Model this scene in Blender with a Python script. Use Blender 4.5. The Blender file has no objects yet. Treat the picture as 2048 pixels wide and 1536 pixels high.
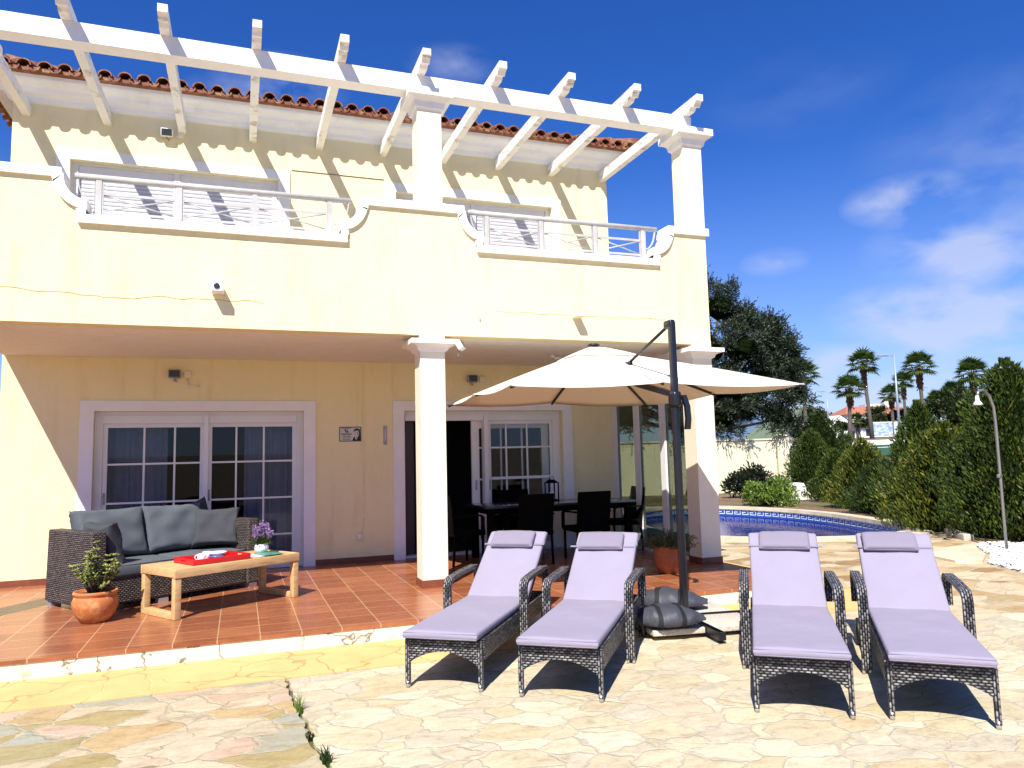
import bpy, bmesh, math, random
from mathutils import Vector, Matrix, noise
R = math.radians
rnd = random.Random(7)
scn = bpy.context.scene
col = scn.collection
# ------------------------------------------------------------------ camera
cam_d = bpy.data.cameras.new('camera'); cam = bpy.data.objects.new('camera', cam_d); col.objects.link(cam)
cam_d.sensor_width = 36; cam_d.lens = 36*1489.04/2048; cam_d.clip_start = .05; cam_d.clip_end = 8000
_R = (0.93965612, -0.34124145, -0.02450814); _U = (-0.01052617, -0.10043863, 0.99488757); _F = (0.34195844, 0.93459422, 0.09796974)
cam.matrix_world = Matrix(((_R[0], _U[0], -_F[0], -0.8422), (_R[1], _U[1], -_F[1], -10.8343), (_R[2], _U[2], -_F[2], 1.4278), (0, 0, 0, 1)))
scn.camera = cam
scn.render.resolution_x = 1024; scn.render.resolution_y = 768
# ------------------------------------------------------------------ sun, sky, exposure
SUN_T = Vector((.66, 1.0, -1.36)).normalized()          # direction the light travels
sun_d = bpy.data.lights.new('sun', 'SUN'); sun_d.energy = 5.0; sun_d.angle = R(.5); sun_d.color = (1, .95, .86)
sun = bpy.data.objects.new('sun', sun_d); col.objects.link(sun)
sun.rotation_euler = SUN_T.to_track_quat('-Z', 'Y').to_euler()
sun_el = math.asin(-SUN_T.z); sun_az = math.atan2(-SUN_T.x, -SUN_T.y)
w = bpy.data.worlds.new('World'); scn.world = w; w.use_nodes = True
nt = w.node_tree; nt.nodes.clear()
def nn(nt, t, **kw):
    n = nt.nodes.new(t)
    for k, v in kw.items(): setattr(n, k, v)
    return n
def lk(nt, a, b): nt.links.new(a, b)
sky = nn(nt, 'ShaderNodeTexSky', sky_type='NISHITA', sun_disc=False, sun_elevation=sun_el, sun_rotation=sun_az, altitude=0, air_density=1.0, dust_density=.25, ozone_density=3.5)
hs = nn(nt, 'ShaderNodeHueSaturation'); hs.inputs['Saturation'].default_value = 1.3; hs.inputs['Value'].default_value = 1.0; hs.inputs['Hue'].default_value = .508
lk(nt, sky.outputs[0], hs.inputs['Color'])
tc = nn(nt, 'ShaderNodeTexCoord')
# soft clouds: noise broken up inside a few wide patches of the sky, each given by its direction
mp = nn(nt, 'ShaderNodeMapping'); mp.inputs['Scale'].default_value = (2.2, 2.2, 4.4)
lk(nt, tc.outputs['Generated'], mp.inputs[0])
nz = nn(nt, 'ShaderNodeTexNoise'); nz.inputs['Scale'].default_value = 4.2; nz.inputs['Detail'].default_value = 8; nz.inputs['Roughness'].default_value = .52; nz.inputs['Distortion'].default_value = .15
lk(nt, mp.outputs[0], nz.inputs['Vector'])
prev = None
def vmath(op, a=None, b=None):
    n = nn(nt, 'ShaderNodeVectorMath', operation=op)
    for i, v in enumerate((a, b)):
        if v is None: continue
        if hasattr(v, 'is_linked'): lk(nt, v, n.inputs[i])
        else: n.inputs[i].default_value = v
    return n
def smath(op, a=None, b=None, c=None, nt_=None):
    t = nt_ or nt
    n = nn(t, 'ShaderNodeMath', operation=op)
    for i, v in enumerate((a, b, c)):
        if v is None: continue
        if hasattr(v, 'is_linked'): lk(t, v, n.inputs[i])
        else: n.inputs[i].default_value = v
    return n.outputs[0]
def pxdir(px, py):
    d = Vector(_F) + Vector(_R)*((px-1024)/1489.04) - Vector(_U)*((py-768)/1489.04)
    return d.normalized()
CL = [((1815, 400), .075, .9), ((1900, 490), .10, .5), ((1550, 525), .045, .55), ((1800, 625), .09, .85), ((1960, 645), .09, .6), ((1660, 730), .07, .8), ((1750, 790), .12, .75), ((1900, 700), .12, .45), ((2040, 560), .14, .28), ((2100, 250), .2, .15),
      ((560, 170), .085, .42), ((900, 130), .06, .34), ((470, 190), .06, .35), ((1600, 190), .12, .06), ((1640, 820), .1, .5), ((3000, 400), .5, .6), ((-1500, 300), .5, .5), ((1000, -1500), .4, .5)]
for (p, r_, amp) in CL:
    d = pxdir(*p)
    sb = vmath('SUBTRACT', tc.outputs['Generated'], tuple(d))
    sc = vmath('MULTIPLY', sb.outputs[0], (1/r_, 1/r_, 2.3/r_))
    ln = vmath('LENGTH', sc.outputs[0])
    f_ = smath('MULTIPLY', smath('MAXIMUM', smath('SUBTRACT', 1.0, ln.outputs['Value']), 0.0), amp*1.5)
    prev = f_ if prev is None else smath('ADD', prev, f_)
cl = smath('MULTIPLY', smath('SUBTRACT', nz.outputs[0], .36), 3.4)
cl = smath('MULTIPLY', cl, smath('MINIMUM', prev, .85))
ncl = nn(nt, 'ShaderNodeClamp'); lk(nt, cl, ncl.inputs[0]); ncl.inputs['Max'].default_value = .62
mx = nn(nt, 'ShaderNodeMixRGB'); lk(nt, ncl.outputs[0], mx.inputs[0]); tint = nn(nt, 'ShaderNodeMixRGB', blend_type='MULTIPLY'); tint.inputs[0].default_value = 1; tint.inputs[2].default_value = (.78, .95, 1.38, 1); lk(nt, hs.outputs[0], tint.inputs[1]); sxyz = nn(nt, 'ShaderNodeSeparateXYZ'); lk(nt, tc.outputs['Generated'], sxyz.inputs[0])
hzf = smath('MULTIPLY', smath('POWER', smath('MAXIMUM', smath('SUBTRACT', 1.0, smath('MULTIPLY', smath('ABSOLUTE', sxyz.outputs[2]), 2.6)), 0.0), 1.6), .62)
hz = nn(nt, 'ShaderNodeMixRGB'); lk(nt, hzf, hz.inputs[0]); lk(nt, tint.outputs[0], hz.inputs[1]); hz.inputs[2].default_value = (4.7, 6.2, 10.2, 1); lk(nt, hz.outputs[0], mx.inputs[1]); mx.inputs[2].default_value = (5.9, 6.4, 8.3, 1)
bgn = nn(nt, 'ShaderNodeBackground'); bgn.inputs[1].default_value = .066
lk(nt, mx.outputs[0], bgn.inputs[0])
wo = nn(nt, 'ShaderNodeOutputWorld'); lk(nt, bgn.outputs[0], wo.inputs[0])
scn.view_settings.view_transform = 'Standard'; scn.view_settings.look = 'None'; scn.view_settings.gamma = 1
scn.view_settings.use_curve_mapping = False; scn.view_settings.exposure = .80
scn.cycles.max_bounces = 8; scn.cycles.diffuse_bounces = 4; scn.cycles.glossy_bounces = 4; scn.cycles.transparent_max_bounces = 16; scn.cycles.transmission_bounces = 4
# ------------------------------------------------------------------ materials
def newmat(name):
    m = bpy.data.materials.new(name); m.use_nodes = True; t = m.node_tree; t.nodes.clear()
    out = nn(t, 'ShaderNodeOutputMaterial'); b = nn(t, 'ShaderNodeBsdfPrincipled'); lk(t, b.outputs[0], out.inputs[0])
    return m, t, b, out
def coords(t, kind='Object', scale=(1, 1, 1), rot=(0, 0, 0)):
    c = nn(t, 'ShaderNodeTexCoord'); mp = nn(t, 'ShaderNodeMapping'); mp.inputs['Scale'].default_value = scale; mp.inputs['Rotation'].default_value = rot
    lk(t, c.outputs[kind], mp.inputs[0]); return mp.outputs[0]
def tnoise(t, vec, scale, detail=4, rough=.5, dist=0):
    n = nn(t, 'ShaderNodeTexNoise'); n.inputs['Scale'].default_value = scale; n.inputs['Detail'].default_value = detail; n.inputs['Roughness'].default_value = rough; n.inputs['Distortion'].default_value = dist
    if vec is not None: lk(t, vec, n.inputs['Vector'])
    return n.outputs[0]
def ramp(t, fac, stops, interp='LINEAR'):
    r = nn(t, 'ShaderNodeValToRGB'); r.color_ramp.interpolation = interp
    e = r.color_ramp.elements
    while len(e) < len(stops): e.new(.5)
    for i, (p, c) in enumerate(stops):
        e[i].position = p; e[i].color = (c[0], c[1], c[2], 1) if not isinstance(c, (int, float)) else (c, c, c, 1)
    lk(t, fac, r.inputs[0]); return r.outputs[0]
def mixc(t, fac, a, b, mode='MIX'):
    n = nn(t, 'ShaderNodeMixRGB', blend_type=mode)
    for i, v in enumerate((fac, a, b)):
        if hasattr(v, 'is_linked'): lk(t, v, n.inputs[i])
        elif i == 0: n.inputs[0].default_value = v
        else: n.inputs[i].default_value = (*v[:3], 1)
    return n.outputs[0]
def bump(t, b, h, strength=.3, dist=.01):
    n = nn(t, 'ShaderNodeBump'); n.inputs['Strength'].default_value = strength; n.inputs['Distance'].default_value = dist
    lk(t, h, n.inputs['Height']); lk(t, n.outputs[0], b.inputs['Normal'])
def mat(name, c1, c2=None, rough=.6, scale=6, bs=.15, bd=.005, bscale=60, metal=0, spec=None, detail=5, sheen=0):
    m, t, b, o = newmat(name); c2 = c2 or tuple(x*.85 for x in c1); v = coords(t)
    n = tnoise(t, v, scale, detail, .6)
    lk(t, ramp(t, n, [(.3, c2), (.7, c1)]), b.inputs['Base Color'])
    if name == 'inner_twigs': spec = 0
    b.inputs['Roughness'].default_value = rough; b.inputs['Metallic'].default_value = metal
    if spec is not None: b.inputs['Specular IOR Level'].default_value = spec
    if bs: bump(t, b, tnoise(t, v, bscale, 4, .6), bs, bd)
    return m
M = {}
def stucco(name, c, dirt):
    m, t, b, o = newmat(name); v = coords(t)
    big = tnoise(t, v, .9, 5, .6); st = tnoise(t, coords(t, scale=(3, 3, .5)), 1.5, 5, .65)
    c0 = mixc(t, ramp(t, big, [(.3, 0), (.75, 1)]), c, tuple(x*.94 for x in c))
    tw = tnoise(t, v, 7, 6, .7); c0 = mixc(t, ramp(t, tw, [(.35, 0), (.7, .5)]), c0, tuple(x*.90 for x in c))
    c1 = mixc(t, ramp(t, st, [(.52, 0), (.80, .55)]), c0, dirt)
    lk(t, c1, b.inputs['Base Color']); b.inputs['Roughness'].default_value = .9; b.inputs['Specular IOR Level'].default_value = .15
    bump(t, b, smath('ADD', tnoise(t, v, 45, 5, .65), smath('MULTIPLY', tnoise(t, v, 3.5, 4, .6), 2.5, nt_=t), nt_=t), .45, .008); return m
M['cream'] = stucco('cream_stucco', (.86, .755, .455), (.66, .52, .26))
M['creamhi'] = stucco('cream_column_paint', (.84, .77, .60), (.68, .58, .36))
M['soffit'] = stucco('soffit_paint', (.84, .81, .76), (.66, .60, .50))
M['white'] = stucco('white_paint', (.84, .83, .81), (.62, .58, .52))
def oldwhite():
    m, t, b, o = newmat('peeling_white_wood'); v = coords(t)
    n = tnoise(t, coords(t, scale=(1, 1, 5)), 4, 6, .7); c = mixc(t, ramp(t, n, [(.54, 0), (.66, .85)]), (.78, .76, .72), (.34, .27, .20))
    lk(t, c, b.inputs['Base Color']); b.inputs['Roughness'].default_value = .75; bump(t, b, tnoise(t, v, 30, 5, .6), .4, .006); return m
M['oldwhite'] = oldwhite()
M['trimshade'] = mat('shade_tinted_white_trim', (.84, .82, .82), (.78, .76, .76), .7, 5, .1)  # white trim round the veranda doors, lilac tint of the shade put into its colour
M['pvc'] = mat('white_pvc', (.78, .77, .76), (.72, .71, .70), .35, 4, 0)
M['shutter'] = mat('grey_shutter_slat', (.52, .52, .56), (.48, .48, .52), .4, 3, 0)
M['railwhite'] = mat('white_metal_rail', (.52, .51, .50), (.42, .40, .37), .4, 8, .1)
M['black'] = mat('black_metal', (.012, .013, .02), (.009, .01, .014), .32, 8, .05)
M['blackm'] = mat('black_furniture', (.003, .003, .0035), (.002, .002, .002), .75, 8, .1, spec=.08)
M['blackp'] = mat('black_plastic', (.015, .015, .016), (.01, .01, .011), .5, 8, .05)
M['tip'] = mat('silver_cap', (.6, .58, .55), (.5, .48, .46), .35, 8, 0, metal=.7)
M['mattress'] = mat('lilac_grey_fabric', (.275, .248, .325), (.25, .228, .30), .9, 3, .35, .012, 11, sheen=.2)
M['pillow'] = mat('lilac_pillow_fabric', (.215, .19, .25), (.195, .175, .23), .9, 3, .35, .010, 12)
M['cushion'] = mat('slate_fabric', (.088, .102, .118), (.070, .082, .098), .92, 3, .4, .004, 160)
M['cushiond'] = mat('charcoal_fabric', (.045, .048, .056), (.036, .038, .045), .92, 3, .4, .004, 160)
M['bag'] = mat('grey_sandbag_fabric', (.048, .051, .068), (.038, .041, .056), .6, 5, .7, .02, 11)
M['strap'] = mat('black_webbing', (.006, .006, .007), None, .8, 20, .2)
M['canopytop'] = None
M['red'] = mat('red_lacquer', (.55, .012, .015), (.45, .01, .012), .4, 6, .05)
M['china'] = mat('white_glazed_china', (.85, .85, .88), (.82, .82, .85), .15, 6, 0)
M['bluechina'] = mat('blue_glazed_china', (.10, .22, .50), (.08, .17, .42), .15, 6, 0)
M['soil'] = mat('potting_soil', (.05, .035, .025), (.02, .015, .01), .95, 30, .8, .02, 40)
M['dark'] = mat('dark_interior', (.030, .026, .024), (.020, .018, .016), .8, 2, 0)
M['brownwood'] = mat('dark_brown_wood', (.06, .035, .045), (.04, .025, .03), .5, 3, .1)
M['granite'] = mat('speckled_granite', (.62, .58, .50), (.36, .32, .26), .7, 70, .3, .004, 120)
M['gravel'] = mat('white_pebble', (.80, .79, .78), (.55, .54, .53), .7, 9, .3)
M['kerb'] = mat('whitewashed_block', (.55, .52, .46), (.34, .30, .24), .85, 8, .4)
M['steel'] = mat('grey_steel', (.33, .33, .32), (.26, .26, .25), .35, 8, .05, metal=.6)
M['lampgrey'] = mat('pale_grey_steel', (.30, .35, .40), (.25, .29, .33), .45, 5, 0, metal=.2)
M['curtain'] = mat('sheer_curtain', (.20, .215, .29), (.17, .18, .25), .9, 10, .1)
def tilemat():
    m, t, b, o = newmat('terracotta_floor_tile'); v = coords(t)
    br = nn(t, 'ShaderNodeTexBrick'); br.offset = 0; br.squash = 1
    lk(t, coords(t), br.inputs['Vector'])
    br.inputs['Scale'].default_value = 1; br.inputs['Brick Width'].default_value = .3345; br.inputs['Row Height'].default_value = .3345; br.inputs['Mortar Size'].default_value = .0042
    br.inputs['Mortar Smooth'].default_value = .2; br.inputs['Bias'].default_value = 0
    br.inputs['Color1'].default_value = (.36, .135, .060, 1); br.inputs['Color2'].default_value = (.25, .082, .036, 1); br.inputs['Mortar'].default_value = (.52, .36, .22, 1)
    st = tnoise(t, coords(t, scale=(1, 9, 1)), 3.5, 6, .7); sm = tnoise(t, v, 14, 5, .6)
    c = mixc(t, .65, br.outputs['Color'], ramp(t, st, [(.3, (.62, .52, .45)), (.7, (1.25, 1.2, 1.15))]), 'MULTIPLY')
    c = mixc(t, ramp(t, sm, [(.55, 0), (.8, .35)]), c, (.42, .20, .11))
    lk(t, c, b.inputs['Base Color'])
    rr = ramp(t, st, [(.3, .20), (.7, .36)]); lk(t, rr, b.inputs['Roughness'])
    bump(t, b, mixc(t, .1, br.outputs['Fac'], sm), -.25, .004); b.inputs['Specular IOR Level'].default_value = .35
    return m
M['tile'] = tilemat()
M['skirt'] = mat('terracotta_skirting', (.22, .065, .030), (.14, .04, .02), .4, 8, .2)
def flag(name, pal, grout, scale=2.3, seed=0, sx=1.0, warm=(1, 1, 1)):
    m, t, b, o = newmat(name)
    c = nn(t, 'ShaderNodeTexCoord'); mp = nn(t, 'ShaderNodeMapping'); mp.inputs['Scale'].default_value = (sx, 1.25, 1); mp.inputs['Location'].default_value = (seed, seed*.37, 0)
    lk(t, c.outputs['Object'], mp.inputs[0])
    n1 = nn(t, 'ShaderNodeTexNoise'); n1.inputs['Scale'].default_value = 2.6; n1.inputs['Detail'].default_value = 7; lk(t, mp.outputs[0], n1.inputs['Vector'])
    sb = nn(t, 'ShaderNodeVectorMath', operation='SUBTRACT'); lk(t, n1.outputs['Color'], sb.inputs[0]); sb.inputs[1].default_value = (.5, .5, .5)
    sc = nn(t, 'ShaderNodeVectorMath', operation='SCALE'); lk(t, sb.outputs[0], sc.inputs[0]); sc.inputs['Scale'].default_value = .42
    ad = nn(t, 'ShaderNodeVectorMath', operation='ADD'); lk(t, mp.outputs[0], ad.inputs[0]); lk(t, sc.outputs[0], ad.inputs[1])
    fl_ = nn(t, 'ShaderNodeVectorMath', operation='MULTIPLY'); lk(t, ad.outputs[0], fl_.inputs[0]); fl_.inputs[1].default_value = (1, 1, 0)
    vo = nn(t, 'ShaderNodeTexVoronoi', feature='F1'); vo.inputs['Scale'].default_value = scale; lk(t, fl_.outputs[0], vo.inputs['Vector'])
    ve = nn(t, 'ShaderNodeTexVoronoi', feature='DISTANCE_TO_EDGE'); ve.inputs['Scale'].default_value = scale; lk(t, fl_.outputs[0], ve.inputs['Vector'])
    sp = nn(t, 'ShaderNodeSeparateColor'); lk(t, vo.outputs['Color'], sp.inputs[0])
    base = ramp(t, sp.outputs[0], [(i/len(pal), p) for i, p in enumerate(pal)], 'CONSTANT')
    mid = tnoise(t, coords(t, scale=(1, 2.2, 1), rot=(0, 0, .35)), 5, 8, .68, .6); fine = tnoise(t, coords(t), 38, 6, .7)
    base = mixc(t, .75, base, ramp(t, mid, [(.25, (.46, .38, .27)), (.46, (.95, .93, .88)), (.72, (1.22, 1.22, 1.2))]), 'MULTIPLY')
    blot = tnoise(t, mp.outputs[0], 1.6, 5, .6)
    base = mixc(t, ramp(t, blot, [(.5, 0), (.72, .38)]), base, tuple(x*.9 for x in pal[0]))
    base = mixc(t, 1, base, (.86, .83, .77), 'MULTIPLY')
    base = mixc(t, .5, base, ramp(t, fine, [(.3, (.75, .72, .68)), (.6, (1.08, 1.08, 1.08))]), 'MULTIPLY')
    wv = smath('ADD', smath('MULTIPLY', blot, .055, nt_=t), .004, nt_=t)
    g = nn(t, 'ShaderNodeMapRange'); lk(t, ve.outputs['Distance'], g.inputs[0]); g.inputs[1].default_value = .012; lk(t, wv, g.inputs[2]); g.inputs[3].default_value = 1; g.inputs[4].default_value = 0
    gc = mixc(t, ramp(t, tnoise(t, coords(t), 7, 5, .6), [(.35, 0), (.75, 1)]), grout, tuple(x*.62 for x in grout))
    crk = ramp(t, ve.outputs['Distance'], [(.0, .6), (.006, 0)])
    crn = ramp(t, tnoise(t, coords(t), 1.9, 3, .6), [(.52, 0), (.66, .8)])
    colr = mixc(t, g.outputs[0], base, gc)
    colr = mixc(t, smath('MULTIPLY', crk, crn, nt_=t), colr, (.20, .15, .09))
    lk(t, colr, b.inputs['Base Color']); b.inputs['Roughness'].default_value = .82; b.inputs['Specular IOR Level'].default_value = .25
    h = smath('ADD', smath('MULTIPLY', g.outputs[0], -1.0, nt_=t), smath('ADD', smath('MULTIPLY', mid, .9, nt_=t), smath('MULTIPLY', fine, .35, nt_=t), nt_=t), nt_=t)
    bump(t, b, h, .5, .012)
    return m
M['paveR'] = flag('pale_flagstone', [(.60, .54, .41), (.63, .57, .45), (.55, .49, .36), (.57, .49, .34), (.65, .60, .48), (.57, .50, .39), (.54, .50, .41), (.61, .55, .41), (.58, .52, .38)], (.50, .44, .33), 3.3, 0)
M['paveL'] = flag('mossy_flagstone', [(.40, .33, .17), (.54, .48, .36), (.30, .26, .12), (.55, .42, .34), (.50, .45, .34), (.50, .38, .22), (.58, .49, .38), (.38, .33, .18), (.38, .39, .34)], (.44, .37, .25), 3.0, 3.3)
M['paveB'] = flag('weathered_flagstone', [(.56, .47, .32), (.44, .33, .18), (.60, .52, .38), (.33, .22, .11), (.52, .40, .24), (.60, .50, .36)], (.45, .39, .28), 2.8, 9.1, .8)
def yellowc():
    m, t, b, o = newmat('yellow_painted_concrete'); v = coords(t)
    n1 = nn(t, 'ShaderNodeTexNoise'); n1.inputs['Scale'].default_value = 2.2; n1.inputs['Detail'].default_value = 3; lk(t, v, n1.inputs['Vector'])
    sc = nn(t, 'ShaderNodeVectorMath', operation='SCALE'); lk(t, n1.outputs['Color'], sc.inputs[0]); sc.inputs['Scale'].default_value = .5
    ad = nn(t, 'ShaderNodeVectorMath', operation='ADD'); lk(t, v, ad.inputs[0]); lk(t, sc.outputs[0], ad.inputs[1])
    ve = nn(t, 'ShaderNodeTexVoronoi', feature='DISTANCE_TO_EDGE'); ve.inputs['Scale'].default_value = 1.9; lk(t, ad.outputs[0], ve.inputs['Vector'])
    crack = ramp(t, ve.outputs['Distance'], [(0, 1), (.022, 0)])
    cm = ramp(t, tnoise(t, v, 1.7, 3, .5), [(.40, 0), (.52, .9)])
    base = ramp(t, tnoise(t, v, 2.4, 7, .65), [(.3, (.56, .35, .125)), (.7, (.66, .45, .19))])
    c = mixc(t, smath('MULTIPLY', crack, cm, nt_=t), base, (.36, .20, .06)); lk(t, c, b.inputs['Base Color']); b.inputs['Roughness'].default_value = .85
    bump(t, b, smath('ADD', smath('MULTIPLY', crack, -1.0, nt_=t), smath('MULTIPLY', tnoise(t, v, 30, 5, .6), .5, nt_=t), nt_=t), .4, .008); return m
M['yellow'] = yellowc()
def riser():
    m, t, b, o = newmat('flaking_white_step_paint'); v = coords(t)
    n = tnoise(t, v, 5, 7, .75)
    ve = nn(t, 'ShaderNodeTexVoronoi', feature='DISTANCE_TO_EDGE'); ve.inputs['Scale'].default_value = 1.3
    n1 = nn(t, 'ShaderNodeTexNoise'); n1.inputs['Scale'].default_value = 4; n1.inputs['Detail'].default_value = 8; lk(t, v, n1.inputs['Vector']); s1 = nn(t, 'ShaderNodeVectorMath', operation='SCALE'); lk(t, n1.outputs['Color'], s1.inputs[0]); s1.inputs['Scale'].default_value = .55
    a1 = nn(t, 'ShaderNodeVectorMath', operation='ADD'); lk(t, v, a1.inputs[0]); lk(t, s1.outputs[0], a1.inputs[1]); lk(t, a1.outputs[0], ve.inputs['Vector'])
    crack = ramp(t, ve.outputs['Distance'], [(0, 1), (.018, 0)])
    c = mixc(t, ramp(t, n, [(.55, 0), (.64, .8)]), (.74, .69, .54), (.46, .39, .25)); c = mixc(t, crack, c, (.14, .12, .06))
    lk(t, c, b.inputs['Base Color']); b.inputs['Roughness'].default_value = .85; bump(t, b, n, .5, .01); return m
M['riser'] = riser()
def weave(name, c1, c2, mort, bw, rh, rough=.42, spec=.4):
    """basket weave worked out from the uv in metres: rounded strands, every second row shifted by half a strand"""
    m, t, b, o = newmat(name); c = nn(t, 'ShaderNodeUVMap'); sp = nn(t, 'ShaderNodeSeparateXYZ'); lk(t, c.outputs[0], sp.inputs[0])
    ms = lambda op, a, b_=None: smath(op, a, b_, nt_=t)
    v = ms('DIVIDE', sp.outputs[1], rh); row = ms('FLOOR', v); u = ms('ADD', ms('DIVIDE', sp.outputs[0], bw), ms('MULTIPLY', row, .5)); cell = ms('FLOOR', u)
    fu = ms('FRACT', u); fv = ms('FRACT', v)
    pu = ms('POWER', ms('MAXIMUM', ms('SINE', ms('MULTIPLY', fu, math.pi)), .0), .55); pv = ms('POWER', ms('MAXIMUM', ms('SINE', ms('MULTIPLY', fv, math.pi)), .0), .8); P_ = ms('MULTIPLY', pu, pv)
    wn = nn(t, 'ShaderNodeTexWhiteNoise', noise_dimensions='2D'); cb_ = nn(t, 'ShaderNodeCombineXYZ'); lk(t, cell, cb_.inputs[0]); lk(t, row, cb_.inputs[1]); lk(t, cb_.outputs[0], wn.inputs[0])
    big = tnoise(t, coords(t, 'UV'), 5, 4, .6)
    k = ms('MULTIPLY', ms('ADD', wn.outputs[0], ms('MULTIPLY', big, .8)), .56)
    cc = mixc(t, ramp(t, P_, [(.30, 0), (.85, 1)]), mort, mixc(t, ramp(t, k, [(.25, 0), (.8, 1)]), c2, c1))  # rounding highlight and gap shade painted into the strand colour
    lk(t, cc, b.inputs['Base Color']); b.inputs['Roughness'].default_value = rough; b.inputs['Specular IOR Level'].default_value = spec
    bump(t, b, P_, 1.0, .008); return m
M['wick'] = weave('silver_black_rattan', (.33, .32, .32), (.035, .035, .04), (.003, .003, .004), .036, .0165)
M['wickarm'] = weave('silver_black_rattan_band', (.34, .33, .33), (.035, .035, .04), (.003, .003, .004), .040, .0165)
M['wicks'] = weave('brown_grey_rattan', (.20, .165, .14), (.085, .070, .062), (.003, .003, .003), .040, .019)
M['wickb'] = weave('black_rattan', (.005, .0045, .0045), (.003, .003, .003), (.001, .001, .001), .04, .014, .75, .08)
def wood(name, c1, c2):
    m, t, b, o = newmat(name); v = coords(t, scale=(1, 8, 8)); n = tnoise(t, v, 3.5, 8, .7, .8)
    lk(t, ramp(t, n, [(.25, c2), (.55, c1), (.8, tuple(x*1.15 for x in c1))]), b.inputs['Base Color']); b.inputs['Roughness'].default_value = .6
    bump(t, b, n, .25, .004); return m
M['teak'] = wood('weathered_teak', (.56, .37, .17), (.36, .19, .07))
def terracotta(name, c1, c2, wear):
    m, t, b, o = newmat(name); v = coords(t); n = tnoise(t, v, 9, 7, .7)
    bandz = tnoise(t, coords(t, scale=(.6, .6, 9)), 3, 4, .6)
    c = mixc(t, ramp(t, n, [(.5, 0), (.62, .8)]), mixc(t, bandz, c1, c2), wear)
    lk(t, c, b.inputs['Base Color']); b.inputs['Roughness'].default_value = .7; bump(t, b, n, .4, .006); return m
M['pot'] = terracotta('aged_terracotta', (.50, .17, .045), (.36, .10, .025), (.62, .30, .11))
M['pot2'] = terracotta('plain_terracotta', (.40, .12, .035), (.30, .08, .02), (.42, .15, .05))
M['rooftile'] = terracotta('lichened_roof_tile', (.24, .070, .028), (.13, .036, .016), (.34, .20, .08))
def leafmat(name, cols, rough=.5, trans=.35, spec=.35):
    m, t, b, o = newmat(name); g = nn(t, 'ShaderNodeNewGeometry')
    c = ramp(t, g.outputs['Random Per Island'], [(i/max(1, len(cols)-1), x) for i, x in enumerate(cols)])
    big = tnoise(t, coords(t), 1.3, 3, .5); c = mixc(t, .7, c, ramp(t, big, [(.3, (.55, .6, .55)), (.7, (1.3, 1.25, 1.1))]), 'MULTIPLY')
    lk(t, c, b.inputs['Base Color']); b.inputs['Roughness'].default_value = rough; b.inputs['Specular IOR Level'].default_value = spec
    tr = nn(t, 'ShaderNodeBsdfTranslucent'); lk(t, mixc(t, 1, c, (1.3, 1.5, .6), 'MULTIPLY'), tr.inputs[0])
    mxs = nn(t, 'ShaderNodeMixShader'); mxs.inputs[0].default_value = trans; lk(t, b.outputs[0], mxs.inputs[1]); lk(t, tr.outputs[0], mxs.inputs[2]); lk(t, mxs.outputs[0], o.inputs[0])
    return m
M['olive'] = leafmat('dark_olive_leaves', [(.010, .018, .009), (.022, .036, .020), (.042, .058, .036), (.075, .095, .062)], .45, .15)
M['thuja'] = leafmat('thuja_sprays', [(.012, .030, .005), (.026, .055, .008), (.055, .090, .012), (.12, .15, .02)], .6, .2)
M['thujay'] = leafmat('golden_thuja_sprays', [(.020, .040, .005), (.045, .075, .008), (.10, .125, .012), (.22, .21, .025)], .6, .2)
M['thujad'] = leafmat('deep_green_sprays', [(.007, .020, .004), (.015, .036, .006), (.032, .062, .010), (.06, .09, .014)], .6, .2)
M['shrubl'] = leafmat('bright_shrub_leaves', [(.06, .12, .02), (.11, .19, .03), (.18, .27, .05), (.26, .34, .09)], .35, .3)
M['shrubd'] = leafmat('dark_shrub_leaves', [(.006, .010, .006), (.012, .018, .010), (.022, .030, .016)], .4, .1)
M['jade'] = leafmat('jade_leaves', [(.12, .16, .03), (.22, .27, .05), (.36, .38, .10), (.48, .48, .18)], .3, .2)
M['herb'] = leafmat('grey_green_herb', [(.05, .07, .015), (.10, .12, .03), (.17, .17, .05)], .5, .25)
M['palm'] = leafmat('palm_fronds', [(.030, .058, .016), (.055, .095, .024), (.10, .15, .045)], .4, .3)
M['pine'] = leafmat('pine_needles', [(.018, .030, .010), (.035, .052, .016), (.06, .075, .024)], .6, .15)
M['lav'] = leafmat('lavender_bloom', [(.20, .12, .32), (.32, .20, .48), (.48, .33, .62)], .7, .2)
M['grass'] = leafmat('weed_blades', [(.12, .20, .03), (.22, .32, .06)], .5, .3)
M['bark'] = mat('grey_bark', (.10, .08, .065), (.045, .036, .03), .9, 9, .8, .03, 14)
M['palmbark'] = mat('palm_trunk', (.12, .10, .085), (.07, .058, .05), .9, 4, .6, .03, 8)
M['palmskirt'] = mat('palm_boots', (.20, .105, .055), (.075, .04, .025), .9, 6, .9, .05, 8)
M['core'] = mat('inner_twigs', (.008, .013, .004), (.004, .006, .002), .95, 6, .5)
M['farwhite'] = mat('white_render_wall', (.78, .77, .75), (.70, .69, .67), .8, 1, 0)
M['farroof'] = mat('red_clay_roof', (.42, .16, .08), (.30, .11, .06), .8, 2, 0)
M['farwin'] = mat('dark_window', (.03, .04, .05), None, .2, 2, 0)
M['perim'] = stucco('boundary_wall_paint', (.70, .66, .48), (.45, .40, .28))
M['pitch'] = mat('artificial_turf', (.020, .085, .035), (.012, .06, .024), .9, 1, .2)
M['line'] = mat('white_line_paint', (.75, .75, .72), None, .7, 3, 0)
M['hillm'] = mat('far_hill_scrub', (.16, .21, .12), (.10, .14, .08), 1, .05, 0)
M['mountm'] = mat('far_blue_mountain', (.10, .16, .25), (.08, .13, .21), 1, .02, 0)
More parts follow.
